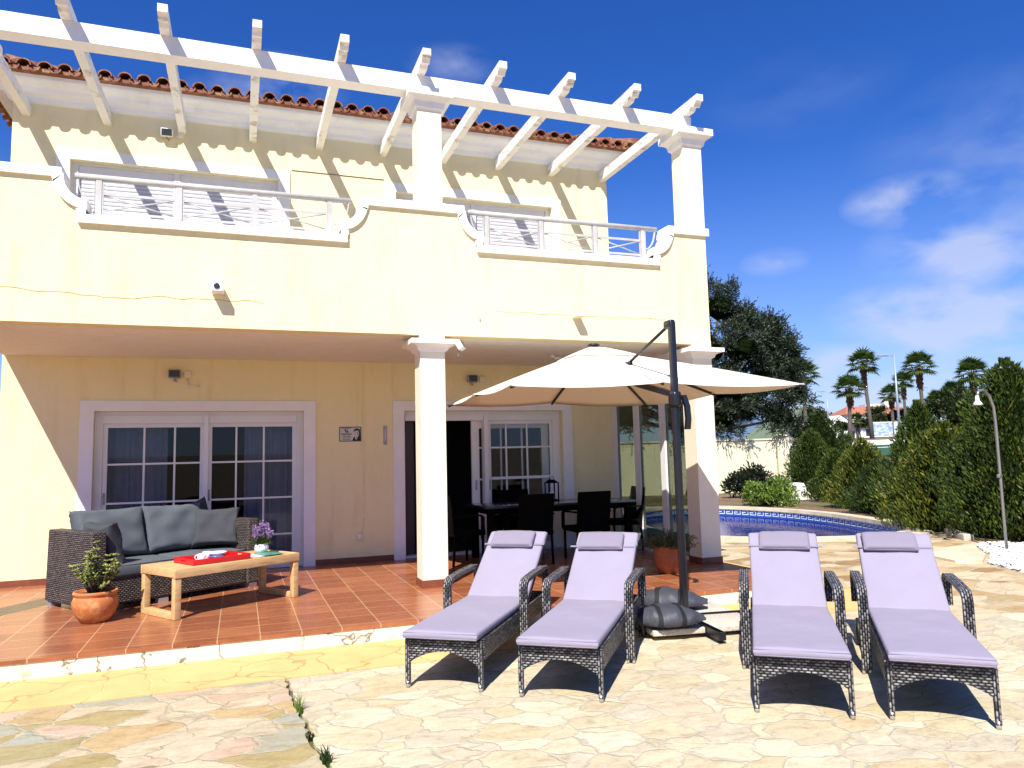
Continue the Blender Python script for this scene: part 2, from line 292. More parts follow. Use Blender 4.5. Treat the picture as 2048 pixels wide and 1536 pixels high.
def glassmat(name, tint=(1, 1, 1), gl=.10, rough=0):
    m, t, b, o = newmat(name)
    tr = nn(t, 'ShaderNodeBsdfTransparent'); tr.inputs[0].default_value = (*tint, 1)
    g = nn(t, 'ShaderNodeBsdfGlossy'); g.inputs['Roughness'].default_value = rough; g.inputs[0].default_value = (1, 1, 1, 1)
    fr = nn(t, 'ShaderNodeFresnel'); fr.inputs[0].default_value = 1.5
    f = smath('ADD', smath('MULTIPLY', fr.outputs[0], .40, nt_=t), gl-.06, nt_=t)
    mx_ = nn(t, 'ShaderNodeMixShader'); lk(t, f, mx_.inputs[0]); lk(t, tr.outputs[0], mx_.inputs[1]); lk(t, g.outputs[0], mx_.inputs[2]); lk(t, mx_.outputs[0], o.inputs[0]); return m
M['glass'] = glassmat('window_glass', (.85, .88, .9), .06)
M['glass2'] = glassmat('tinted_screen_glass', (.50, .53, .47), .05)
def watermat():
    m, t, b, o = newmat('pool_water')
    tr = nn(t, 'ShaderNodeBsdfTransparent'); tr.inputs[0].default_value = (.16, .48, .85, 1)
    g = nn(t, 'ShaderNodeBsdfGlossy'); g.inputs['Roughness'].default_value = .02
    fr = nn(t, 'ShaderNodeFresnel'); fr.inputs[0].default_value = 1.33
    mx_ = nn(t, 'ShaderNodeMixShader'); lk(t, smath('MULTIPLY', fr.outputs[0], .42, nt_=t), mx_.inputs[0]); lk(t, tr.outputs[0], mx_.inputs[1]); lk(t, g.outputs[0], mx_.inputs[2]); lk(t, mx_.outputs[0], o.inputs[0])
    bn = nn(t, 'ShaderNodeBump'); bn.inputs['Strength'].default_value = .16; bn.inputs['Distance'].default_value = .03; lk(t, tnoise(t, coords(t), 5, 4, .55), bn.inputs['Height'])
    lk(t, bn.outputs[0], g.inputs['Normal']); lk(t, bn.outputs[0], fr.inputs['Normal']); return m
M['water'] = watermat()
def mosaic():
    m, t, b, o = newmat('blue_pool_mosaic'); c = nn(t, 'ShaderNodeUVMap'); br = nn(t, 'ShaderNodeTexBrick'); br.offset = 0; lk(t, c.outputs[0], br.inputs['Vector'])
    br.inputs['Scale'].default_value = 1; br.inputs['Brick Width'].default_value = .03; br.inputs['Row Height'].default_value = .03; br.inputs['Mortar Size'].default_value = .0015
    br.inputs['Color1'].default_value = (.010, .040, .27, 1); br.inputs['Color2'].default_value = (.016, .07, .38, 1); br.inputs['Mortar'].default_value = (.10, .16, .30, 1)
    lk(t, br.outputs[0], b.inputs['Base Color']); b.inputs['Roughness'].default_value = .2; return m
M['mosaic'] = mosaic()
M['keytile'] = mat('white_mosaic', (.70, .74, .80), (.5, .56, .66), .25, 8, 0)
M['coping'] = mat('reconstituted_stone_coping', (.66, .57, .42), (.50, .40, .26), .8, 3.5, .5, .008, 25)
def canopymat():
    m, t, b, o = newmat('cream_parasol_cloth'); b.inputs['Base Color'].default_value = (.80, .75, .66, 1); b.inputs['Roughness'].default_value = .9
    tr = nn(t, 'ShaderNodeBsdfTranslucent'); tr.inputs[0].default_value = (.80, .66, .48, 1)
    mx_ = nn(t, 'ShaderNodeMixShader'); mx_.inputs[0].default_value = .24; lk(t, b.outputs[0], mx_.inputs[1]); lk(t, tr.outputs[0], mx_.inputs[2]); lk(t, mx_.outputs[0], o.inputs[0])
    bump(t, b, tnoise(t, coords(t), 5, 4, .5), .25, .02); return m
M['canopy'] = canopymat()
def soilmat():
    m, t, b, o = newmat('garden_soil_and_turf'); v = coords(t)
    n = tnoise(t, v, .55, 6, .62); f = tnoise(t, v, 26, 6, .75); peb = tnoise(t, v, 60, 3, .6)
    soil = ramp(t, f, [(.3, (.10, .055, .032)), (.5, (.20, .115, .07)), (.72, (.36, .25, .16))])
    soil = mixc(t, ramp(t, peb, [(.66, 0), (.72, .8)]), soil, (.6, .52, .42))
    gr = ramp(t, f, [(.3, (.045, .062, .015)), (.7, (.13, .15, .04))])
    lk(t, mixc(t, ramp(t, n, [(.45, 0), (.60, 1)]), soil, gr), b.inputs['Base Color']); b.inputs['Roughness'].default_value = .95; bump(t, b, f, .9, .04); return m
M['ground'] = soilmat()
# ------------------------------------------------------------------ mesh builder
class MB:
    def __init__(s): s.v = []; s.f = []; s.uv = {}; s.sm = set(); s.mi = {}
    def add(s, vs, fs, M_=None, smooth=False, uvs=None, mi=0):
        o = len(s.v); k = len(s.f)
        s.v += [tuple(M_ @ Vector(p)) if M_ is not None else tuple(p) for p in vs]
        for i, f in enumerate(fs):
            s.f.append(tuple(o+j for j in f))
            if smooth: s.sm.add(k+i)
            if uvs: s.uv[k+i] = uvs[i]
            if mi: s.mi[k+i] = mi
        return s
    def box(s, x0, x1, y0, y1, z0, z1, M_=None, mi=0):
        vs = [(x0, y0, z0), (x1, y0, z0), (x1, y1, z0), (x0, y1, z0), (x0, y0, z1), (x1, y0, z1), (x1, y1, z1), (x0, y1, z1)]
        return s.add(vs, [(3, 2, 1, 0), (4, 5, 6, 7), (0, 1, 5, 4), (1, 2, 6, 5), (2, 3, 7, 6), (3, 0, 4, 7)], M_, mi=mi)
    def rbox(s, cx, cy, cz, sx, sy, sz, r=.01, M_=None, seg=3, smooth=True):
        bm = bmesh.new(); bmesh.ops.create_cube(bm, size=1)
        for v in bm.verts: v.co = Vector((cx+v.co.x*sx, cy+v.co.y*sy, cz+v.co.z*sz))
        bmesh.ops.bevel(bm, geom=bm.edges[:], offset=r, segments=seg, profile=.5, affect='EDGES', clamp_overlap=True)
        bm.verts.index_update(); s.add([v.co[:] for v in bm.verts], [[v.index for v in f.verts] for f in bm.faces], M_, smooth); bm.free(); return s
    def prism(s, poly, a, b, axis='y', M_=None):
        n = len(poly); P = {'y': lambda p, t: (p[0], t, p[1]), 'x': lambda p, t: (t, p[0], p[1]), 'z': lambda p, t: (p[0], p[1], t)}[axis]
        vs = [P(p, a) for p in poly]+[P(p, b) for p in poly]
        fs = [tuple(range(n))[::-1], tuple(range(n, 2*n))]+[(i, (i+1) % n, n+(i+1) % n, n+i) for i in range(n)]
        return s.add(vs, fs, M_)
    def tube(s, pts, r, n=8, M_=None, caps=True, smooth=True):
        pts = [Vector(p) for p in pts]; k = len(pts); rs = r if isinstance(r, (list, tuple)) else [r]*k
        vs = []; fs = []; up = None
        for i, p in enumerate(pts):
            d = (pts[min(i+1, k-1)]-pts[max(i-1, 0)]).normalized()
            if up is None: up = Vector((0, 0, 1)) if abs(d.z) < .9 else Vector((1, 0, 0))
            a = d.cross(up)
            if a.length < 1e-4: a = d.cross(Vector((0, 1, 0)))
            a.normalize(); b_ = a.cross(d).normalized(); up = b_
            for j in range(n):
                t_ = 2*math.pi*j/n; vs.append(p+(a*math.cos(t_)+b_*math.sin(t_))*rs[i])
        for i in range(k-1):
            for j in range(n): fs.append((i*n+j, i*n+(j+1) % n, (i+1)*n+(j+1) % n, (i+1)*n+j))
        if caps: fs += [tuple(range(n))[::-1], tuple(range((k-1)*n, k*n))]
        return s.add(vs, fs, M_, smooth)
    def lathe(s, prof, n=24, M_=None, smooth=True):
        vs = []; fs = []; k = len(prof)
        for (r, z) in prof:
            for j in range(n): t_ = 2*math.pi*j/n; vs.append((r*math.cos(t_), r*math.sin(t_), z))
        for i in range(k-1):
            for j in range(n): fs.append((i*n+j, i*n+(j+1) % n, (i+1)*n+(j+1) % n, (i+1)*n+j))
        if prof[0][0] > 1e-4: fs.append(tuple(range(n))[::-1])
        if prof[-1][0] > 1e-4: fs.append(tuple(range((k-1)*n, k*n)))
        return s.add(vs, fs, M_, smooth)
    def band(s, pts, side, w, th, M_=None, uvs=True):
        """rectangular section swept along pts; side = width direction; uv in metres along/across"""
        pts = [Vector(p) for p in pts]; side = Vector(side).normalized(); k = len(pts); vs = []; L = [0]
        for i in range(1, k): L.append(L[-1]+(pts[i]-pts[i-1]).length)
        for i, p in enumerate(pts):
            d = (pts[min(i+1, k-1)]-pts[max(i-1, 0)]).normalized(); nrm = d.cross(side).normalized()
            for (a, b_) in ((-1, -1), (1, -1), (1, 1), (-1, 1)): vs.append(p+side*a*w/2+nrm*b_*th/2)
        fs = []; uv = []; sec = [w, th, w, th]
        for i in range(k-1):
            o = 0
            for j in range(4):
                fs.append((i*4+j, i*4+(j+1) % 4, (i+1)*4+(j+1) % 4, (i+1)*4+j)); uv.append([(L[i], o), (L[i], o+sec[j]), (L[i+1], o+sec[j]), (L[i+1], o)]); o += sec[j]
        fs += [(3, 2, 1, 0), tuple((k-1)*4+q for q in range(4))]; uv += [[(0, 0), (w, 0), (w, th), (0, th)]]*2
        return s.add(vs, fs, M_, False, uv if uvs else None)
    def build(s, name, m, parent=None, loc=None, recalc=True):
        me = bpy.data.meshes.new(name); me.from_pydata(s.v, [], s.f); me.update()
        if recalc:
            bm = bmesh.new(); bm.from_mesh(me)
            if not s.uv: bmesh.ops.recalc_face_normals(bm, faces=bm.faces)
            bm.to_mesh(me); bm.free()
        uvl = me.uv_layers.new(name='UVMap')
        for p in me.polygons:
            if p.index in s.sm: p.use_smooth = True
            if p.index in s.mi: p.material_index = s.mi[p.index]
            cu = s.uv.get(p.index)
            if cu:
                for q, li in enumerate(p.loop_indices): uvl.data[li].uv = cu[q]
            else:
                nx, ny, nz = map(abs, p.normal)
                for li in p.loop_indices:
                    c = me.vertices[me.loops[li].vertex_index].co
                    uvl.data[li].uv = (c.y, c.z) if nx >= ny and nx >= nz else ((c.x, c.z) if ny >= nz else (c.y, c.x))
        for mm in (m if isinstance(m, (list, tuple)) else [m]): me.materials.append(mm)
        o = bpy.data.objects.new(name, me); col.objects.link(o)
        if parent is not None: o.parent = parent
        if loc is not None: o.location = loc
        return o
def tag(o, label=None, cat=None, group=None, kind=None):
    if label: o['label'] = label
    if cat: o['category'] = cat
    if group: o['group'] = group
    if kind: o['kind'] = kind
    return o
def empty(name, loc=(0, 0, 0), rz=0, label=None, cat=None, group=None, parent=None):
    o = bpy.data.objects.new(name, None); o.empty_display_size = .2; col.objects.link(o); o.location = loc; o.rotation_euler = (0, 0, rz)
    if parent is not None: o.parent = parent
    return tag(o, label, cat, group)
def copy_tree(o, parent=None):
    c = o.copy(); col.objects.link(c)
    if parent is not None: c.parent = parent
    for ch in list(o.children): copy_tree(ch, c)
    return c
def T(x, y, z): return Matrix.Translation((x, y, z))
def RX(a): return Matrix.Rotation(a, 4, 'X')
def RY(a): return Matrix.Rotation(a, 4, 'Y')
def RZ(a): return Matrix.Rotation(a, 4, 'Z')
G = -.15
# ================================================================== THE GROUND
POOL_C = Vector((10.1, 4.2))
_pin = [(10.5, -.20), (11.3, .25), (11.85, 1.25), (12.3, 2.6), (12.62, 4.0), (12.65, 5.5), (12.2, 7.2), (11.4, 8.1), (10.4, 8.05), (9.3, 7.3), (8.3, 5.8), (7.6, 4.1), (7.1, 2.3), (7.5, .95), (8.3, .22), (9.45, -.28)]
def cr(pts, n=6):
    out = []; k = len(pts)
    for i in range(k):
        p0, p1, p2, p3 = (Vector(pts[(i+j-1) % k]) for j in range(4))
        for q in range(n):
            t = q/n; out.append(.5*((2*p1)+(-p0+p2)*t+(2*p0-5*p1+4*p2-p3)*t*t+(-p0+3*p1-3*p2+p3)*t**3))
    return out
PIN = cr(_pin, 6)
def offs(ring, d):
    k = len(ring); out = []
    for i, p in enumerate(ring):
        t = (ring[(i+1) % k]-ring[i-1]).normalized(); out.append(p+Vector((t.y, -t.x))*d)
    return out
POUT = offs(PIN, .42)
C0 = Vector((-.84, -10.83))
def terr(x, y):
    D = (Vector((x, y))-C0).length
    xs = [0, 31, 40, 60, 77, 120, 300, 900, 5000]; zs = [-.17, -.17, .75, 1.42, 2.25, 3.1, 4.0, 5, 6]
    for i in range(len(xs)-1):
        if D <= xs[i+1]:
            t = (D-xs[i])/(xs[i+1]-xs[i]); t = max(0, t); break
    else: t, i = 1, len(xs)-2
    return zs[i]+(zs[i+1]-zs[i])*t
mb = MB(); rings = [0, .4, 1.2, 2.5, 4.5, 7, 10, 14, 19, 25, 32, 40, 50, 62, 78, 100, 140, 220, 400, 900, 2500, 5000]
K = len(POUT); po = offs(PIN, .3)
for d in rings:
    for p in po:
        q = p+(p-POOL_C).normalized()*d; z = terr(q.x, q.y)
        if 1 < d < 30: z += 0
        mb.v.append((q.x, q.y, z))
for i in range(len(rings)-1):
    for j in range(K): mb.f.append((i*K+j, i*K+(j+1) % K, (i+1)*K+(j+1) % K, (i+1)*K+j))
tag(mb.build('ground', M['ground']), kind='structure')
def sheet(name, outer, z, m, thick=.05, holes=()):
    bm = bmesh.new(); edges = []
    for ring in [outer]+list(holes):
        vs = [bm.verts.new((p[0], p[1], z)) for p in ring]; edges += [bm.edges.new((vs[i], vs[(i+1) % len(vs)])) for i in range(len(vs))]
    bmesh.ops.triangle_fill(bm, use_beauty=True, edges=edges)
    r = bmesh.ops.extrude_face_region(bm, geom=bm.faces[:])
    for v in [g for g in r['geom'] if isinstance(g, bmesh.types.BMVert)]: v.co.z -= thick
    bmesh.ops.recalc_face_normals(bm, faces=bm.faces)
    me = bpy.data.meshes.new(name); bm.to_mesh(me); bm.free(); me.materials.append(m)
    o = bpy.data.objects.new(name, me); col.objects.link(o); return o
# paving: left slab (mossy) | crack | pale slab | rear area round the pool
crack = [(-.50, -4.95), (-.485, -5.35), (-.47, -5.7), (-.45, -6.0), (-.435, -6.3), (-.39, -6.7), (-.37, -7.4), (-.30, -9), (-.25, -14)]
ck = []
for i in range(len(crack)-1):
    for q in range(6):
        t = q/6; ck.append((crack[i][0]*(1-t)+crack[i+1][0]*t+rnd.uniform(-.016, .016), crack[i][1]*(1-t)+crack[i+1][1]*t))
ck.append(crack[-1])
tag(sheet('mossy_paving', [(-12, -14), *[(x-.008-rnd.random()*.012, y) for x, y in reversed(ck)], (-12, -4.95)], G, M['paveL']), kind='structure')
tag(sheet('pale_paving', [(x+.008+rnd.random()*.010, y) for x, y in ck]+[(6.4, -14), (6.4, -6.4), (5.9, -5.2), (5.75, -4.952), (5.7, -4.95)], G, M['paveR']), kind='structure')
tag(MB().box(-.62, -.1, -14, -4.96, G-.05, G-.022).build('crack_soil', M['soil']), kind='structure')
near = [p for p in POUT]
i0 = min(range(K), key=lambda i: (POUT[i]-Vector((11.3, -.25))).length); i1 = min(range(K), key=lambda i: (POUT[i]-Vector((10.9, 8.9))).length)
path = []
j = i0
while j != i1: path.append(tuple(POUT[j])); j = (j-1) % K
path.append(tuple(POUT[i1]))
tag(sheet('pool_terrace_paving', [(5.755, -4.95), (5.905, -5.2), (6.405, -6.4), (6.405, -14), (16, -14), (13.2, -6.5), (11.3, -2.6), (11.6, -1.2), (11.75, -.5)]+path+[(10.5, 10.2), (5, 10.2), (5, 0.0), (5.755, 0.0)], G+.001, M['paveB']), kind='structure')
tag(sheet('yellow_painted_path', [(-12, -4.94), (5.75, -4.94), (5.75, -.05), (5.10, -.05), (5.10, -4.135), (-12, -4.135)], G+.004, M['yellow']), kind='structure')
# tiled terrace and its painted step
mb = MB().box(-12, 5.085, -4.115, 0.3, -.03, 0)
tag(mb.build('tiled_terrace', M['tile']), kind='structure')
mb = MB(); mb.box(-12, 5.075, -4.105, .3, -.30, -.031)
tag(mb.build('terrace_step', M['riser']), kind='structure')
# pool
pool = empty('swimming_pool', (0, 0, 0), 0, 'kidney shaped swimming pool with blue mosaic and greek key border beyond the loungers', 'swimming pool')
def ringwall(mb, A, za, B, zb, per=None):
    o = len(mb.v); k = len(A); L = 0
    for i in range(k): mb.v += [(*A[i], za), (*B[i], zb)]
    for i in range(k):
        j = (i+1) % k; l2 = L+(Vector(A[j])-Vector(A[i])).length
        kf = len(mb.f); mb.f.append((o+2*i, o+2*j, o+2*j+1, o+2*i+1)); hgt = abs(za-zb)+(Vector(A[i])-Vector(B[i])).length
        mb.uv[kf] = [(L, 0), (l2, 0), (l2, hgt), (L, hgt)]; L = l2
mb = MB(); ringwall(mb, PIN, -.19, PIN, -1.5)
kf = len(mb.f); o_ = len(mb.v); mb.v += [(*p, -1.5) for p in PIN]; mb.v.append((*POOL_C, -1.5))
for i in range(K): mb.f.append((o_+i, o_+(i+1) % K, o_+K))
mb.build('basin', M['mosaic'], pool)
mb = MB(); pi2 = offs(PIN, -.035); ringwall(mb, POUT, -.20, POUT, -.125); ringwall(mb, POUT, -.125, pi2, -.105); ringwall(mb, pi2, -.105, pi2, -.188); ringwall(mb, pi2, -.188, POUT, -.20)
mb.uv = {}; mb.build('coping', M['coping'], pool)
# joints between coping stones, cut as narrow darker strips standing 2 mm proud
L = 0
for i in range(K):
    j = (i+1) % K; L += (PIN[j]-PIN[i]).length
    if L > .5:
        L = 0; a = pi2[i]; b_ = POUT[i]; t = (PIN[j]-PIN[i]).normalized()*.012
        mb = MB(); mb.add([(a.x-t.x, a.y-t.y, -.1025), (a.x+t.x, a.y+t.y, -.1025), (b_.x+t.x, b_.y+t.y, -.1225), (b_.x-t.x, b_.y-t.y, -.1225)], [(0, 1, 2, 3)])
        mb.add([(a.x-t.x, a.y-t.y, -.1025), (a.x+t.x, a.y+t.y, -.1025), (a.x+t.x, a.y+t.y, -.185), (a.x-t.x, a.y-t.y, -.185)], [(0, 1, 2, 3)], T(*( -Vector((t.y, -t.x)).normalized()*.002), 0)); mb.build('coping_joint', M['kerb'], pool)
# greek key: white mosaic strips following the wall just under the coping
arc = [0]
for i in range(K): arc.append(arc[-1]+(PIN[(i+1) % K]-PIN[i]).length)
Ltot = arc[-1]
def onring(s, d=.004):
    s %= Ltot; i = 0
    while arc[i+1] < s: i += 1
    t = (s-arc[i])/(arc[i+1]-arc[i]); p = PIN[i].lerp(PIN[(i+1) % K], t); tg = (PIN[(i+1) % K]-PIN[i]).normalized()
    return p-Vector((tg.y, -tg.x))*d
mb = MB()
def strip(s0, s1, z0, z1):
    a = onring(s0); b_ = onring(s1); mb.add([(a.x, a.y, z0), (b_.x, b_.y, z0), (b_.x, b_.y, z1), (a.x, a.y, z1)], [(0, 1, 2, 3)])
nk = int(Ltot/.25); u = Ltot/nk
for k_ in range(nk):
    s = k_*u; a, b_ = -.325, -.20; h = b_-a; w_ = .020
    strip(s, s+w_, a, b_); strip(s+w_, s+u-.05, b_-w_, b_); strip(s+w_, s+u-.05, a, a+w_)
    strip(s+u-.05-w_, s+u-.05, a+w_, a+h*.62); strip(s+.09, s+u-.05-w_, a+h*.62-w_, a+h*.62)
mb.build('key_border', M['keytile'], pool)
mb = MB(); mb.v = [(*p, -.37) for p in offs(PIN, -.001)]+[(*POOL_C, -.37)]
for i in range(K): mb.f.append((i, (i+1) % K, K))
tag(mb.build('pool_water', M['water']), kind='structure')

# ================================================================== THE HOUSE
XL, XR = -3.65, 4.90
villa = empty('villa', (0, 0, 0), 0, 'cream rendered two storey villa with red tiled roof and columned balcony', 'house')
def wall_holes(mb, x0, x1, z0, z1, y0, y1, holes):
    xs = sorted({x0, x1, *[h[0] for h in holes], *[h[1] for h in holes]}); zs = sorted({z0, z1, *[h[2] for h in holes], *[h[3] for h in holes]})
    def hole(xm, zm): return any(h[0] < xm < h[1] and h[2] < zm < h[3] for h in holes)
    for i in range(len(xs)-1):
        for j in range(len(zs)-1):
            xm, zm = (xs[i]+xs[i+1])/2, (zs[j]+zs[j+1])/2
            if hole(xm, zm): continue
            a, b_, c, d = xs[i], xs[i+1], zs[j], zs[j+1]
            mb.add([(a, y0, c), (b_, y0, c), (b_, y0, d), (a, y0, d)], [(0, 1, 2, 3)]); mb.add([(a, y1, c), (b_, y1, c), (b_, y1, d), (a, y1, d)], [(3, 2, 1, 0)])
    for h in holes:
        a, b_, c, d = h
        mb.add([(a, y0, c), (a, y1, c), (a, y1, d), (a, y0, d)], [(0, 1, 2, 3)]); mb.add([(b_, y0, c), (b_, y1, c), (b_, y1, d), (b_, y0, d)], [(3, 2, 1, 0)])
        mb.add([(a, y0, d), (b_, y0, d), (b_, y1, d), (a, y1, d)], [(0, 1, 2, 3)]); mb.add([(a, y0, c), (b_, y0, c), (b_, y1, c), (a, y1, c)], [(3, 2, 1, 0)])
    mb.box(x0, x1, y1+.0, y1+.001, z0, z0+.001)
W1 = (-2.615, -.009, .0, 2.15); W2 = (1.416, 3.95, .0, 2.15); W3 = (-2.98, -.37, 3.12, 5.47); W4 = (1.32, 3.88, 3.12, 5.46)
mb = MB(); wall_holes(mb, XL, XR, -.2, 3.0, 0, .30, [W1, W2]); wall_holes(mb, XL, XR, 3.0, 6.6, 0, .30, [W3, W4])
mb.box(XL, XL+.25, .30, 9, -.2, 6.6); mb.box(XR-.25, XR, .30, 9, -.2, 6.6); mb.box(XL, XR, 9, 9.25, -.2, 6.6)
mb.build('wall', M['cream'], villa, recalc=False)
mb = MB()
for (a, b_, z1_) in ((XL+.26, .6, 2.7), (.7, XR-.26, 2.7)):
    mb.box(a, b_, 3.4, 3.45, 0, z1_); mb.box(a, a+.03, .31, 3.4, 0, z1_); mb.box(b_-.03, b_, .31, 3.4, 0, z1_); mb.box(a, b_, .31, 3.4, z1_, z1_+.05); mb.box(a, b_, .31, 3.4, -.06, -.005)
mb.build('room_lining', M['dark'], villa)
# skirting
mb = MB()
for (a, b_) in ((XL, -2.79), (.139, 1.245), (4.115, XR)): MB().box(a, b_, -.015, -.002, .001, .078).build('skirting', M['skirt'], villa)
# plaster trims around the openings
def trim(h, wd, proud, m, bottom=False, z0=None):
    a, b_, c, d = h; mb = MB(); y0, y1 = -proud, -.001; c0 = c if z0 is None else z0
    mb.box(a-wd, a, y0, y1, c0, d); mb.box(b_, b_+wd, y0, y1, c0, d); mb.box(a-wd, b_+wd, y0, y1, d, d+wd*.85)
    mb.build('window_trim', m, villa)
trim(W1, .16, .028, M['trimshade']); trim(W2, .165, .028, M['trimshade']); trim(W3, .16, .028, M['white']); trim(W4, .16, .028, M['white'])
def curtain(x0, x1, z0, z1, y, par, n=60, amp=.03):
    mb = MB(); vs = []
    for i in range(n+1):
        x = x0+(x1-x0)*i/n; yy = y+amp*(.6+.6*noise.noise(Vector((i*.11, x0, 0))))*math.sin(i*.75+1.6*math.sin(i*.23)+x0)+.01*math.sin(i*2.3)
        vs += [(x, yy, z0), (x+.01*math.sin(i), y+(yy-y)*.7, z1), (x+.002, yy+.004, z0), (x+.01*math.sin(i)+.002, y+(yy-y)*.7+.004, z1)]
    mb.v = vs
    for i in range(n):
        a = i*4; mb.f += [(a, a+4, a+5, a+1), (a+2, a+3, a+7, a+6)]
    mb.sm = set(range(len(mb.f))); return mb.build('curtain', M['curtain'], par)
def sash(x0, x1, z0, z1, y, par, vb, hb, st=.055):
    mb = MB(); mb.box(x0, x0+st, y, y+.045, z0, z1); mb.box(x1-st, x1, y, y+.045, z0, z1); mb.box(x0+st, x1-st, y, y+.045, z1-st, z1); mb.box(x0+st, x1-st, y, y+.045, z0, z0+st*1.4)
    for v in vb: mb.box(v-.012, v+.012, y+.008, y+.037, z0+st*1.4, z1-st)
    for h in hb: mb.box(x0+st, x1-st, y+.006, y+.039, h-.012, h+.012)
    s_ = mb.build('sash', M['pvc'], par)
    g = MB().box(x0+st, x1-st, y+.020, y+.025, z0+st*1.4, z1-st).build('glass_pane', M['glass'], par)
    hd = MB().rbox(x0+st*.5, y-.008, 1.02, .022, .014, .15, .004); hd.rbox(x0+st*.5, y-.03, 1.05, .018, .032, .018, .004); hd.build('door_handle', M['steel'], par)
    return s_
# window 1
d1 = MB(); a, b_, c, d = W1
d1.box(a, a+.09, .10, .22, .03, d); d1.box(b_-.09, b_, .10, .22, .03, d); d1.box(a+.09, b_-.09, .10, .22, d-.05, d); d1.box(a, b_, .06, .24, 0, .03); d1.box(-1.31, -1.25, .06, .22, .03, d-.05)
d1o = d1.build('patio_door', M['pvc'], villa); d1o['label'] = 'closed white glazed sliding door behind the sofa'
mb = MB(); mb.box(a+.092, -1.312, .085, .20, d-.155, d-.052); mb.box(-1.248, b_-.092, .085, .20, d-.155, d-.052); mb.build('shutter_box', M['pvc'], d1o)
sash(a+.09, -1.30, .032, d-.155, .125, d1o, (-2.04, -1.67), (1.46, .955, .45)); sash(-1.26, b_-.09, .032, d-.155, .125, d1o, (-.895, -.536), (1.46, .955, .45))
curtain(-2.5, -1.77, .05, 2.0, .34, d1o); curtain(-.79, -.12, .05, 2.0, .34, d1o)
# window 2 (left leaf slid open)
d2 = MB(); a, b_, c, d = W2
d2.box(a, a+.03, .10, .22, .03, d); d2.box(b_-.13, b_, .10, .22, .03, d); d2.box(a+.03, b_-.13, .10, .22, d-.05, d); d2.box(a, b_, .06, .24, 0, .03); d2.box(2.67, 2.735, .06, .22, .03, d-.05)
d2o = d2.build('patio_door', M['pvc'], villa); d2o['label'] = 'half open white sliding door behind the dining table'
mb = MB(); mb.box(a+.032, 2.668, .085, .20, d-.145, d-.052); mb.box(2.737, b_-.132, .085, .20, d-.145, d-.052); mb.build('shutter_box', M['pvc'], d2o)
sash(2.74, b_-.11, .032, d-.145, .125, d2o, (3.05, 3.40), (1.585, .57)); sash(2.50, 3.78, .032, d-.145, .175, d2o, (2.98, 3.33), (1.585, 1.10, .57), .12)
MB().box(2.795, 3.79, .10, .124, 1.095, 1.135).build('security_bar', M['pvc'], d2o)
MB().box(a+.035, a+.19, .23, .27, .035, 2.08).build('inner_door_leaf', M['brownwood'], d2o)
# upstairs shutters
def shutter(h, mid, label):
    a, b_, c, d = h; mb = MB(); mb.box(a, a+.08, .07, .16, c, d); mb.box(b_-.08, b_, .07, .16, c, d); mb.box(mid-.04, mid+.04, .07, .16, c, d-.041); mb.box(a+.08, b_-.08, .07, .16, d-.04, d)
    fr = mb.build('shuttered_window', M['pvc'], villa); fr['label'] = label
    mb = MB(); mb.box(a+.082, mid-.042, .09, .2, d-.17, d-.042); mb.box(mid+.042, b_-.082, .09, .2, d-.17, d-.042); mb.build('shutter_box', M['pvc'], fr)
    for (p, q) in ((a+.081, mid-.041), (mid+.041, b_-.081)):
        mb = MB(); z = d-.175
        while z > c:
            prof = [(.150, z), (.124, z-.003), (.120, z-.014), (.119, z-.03), (.121, z-.046), (.130, z-.0535), (.150, z-.0535)]
            mb.prism([(p_[0], p_[1]) for p_ in prof], p, q, 'x'); z -= .054
        mb.build('roller_shutter', M['shutter'], fr)
shutter(W3, -1.70, 'closed grey roller shutters behind the left railing'); shutter(W4, 2.57, 'closed grey roller shutters behind the right railing')
# ---- balcony: soffit slab, parapet with scooped openings, coping
YF = -2.52
MB().box(-3.63, 5.03, YF+.21, -.002, 2.855, 3.10).build('balcony_slab', M['soffit'], villa)
def quarter(xc, zc, rx, rz, a0, a1, n=8): return [(xc+rx*math.cos(a0+(a1-a0)*i/n), zc+rz*math.sin(a0+(a1-a0)*i/n)) for i in range(n+1)]
ZT, ZS = 4.415, 3.945
def opening(xa, xb):
    # left scoop: drop from the top, concave quarter towards the opening, short vertical, sill
    Lft = [(xa-.235, ZT), (xa-.225, ZT-.06)]+[(x, z) for x, z in quarter(xa, ZT-.06, .215, .25, math.pi, math.pi*1.5, 8)]+[(xa, ZS)]
    Rgt = [(xb+xa-x, z) for x, z in reversed(Lft)]
    return Lft+Rgt
O1 = opening(-2.33, .195); O2 = opening(1.86, 4.215)
top = [(-3.63, ZT)]+O1+O2+[(5.03, ZT)]
poly = [(-3.63, 2.86)]+top+[(5.03, 2.86)]
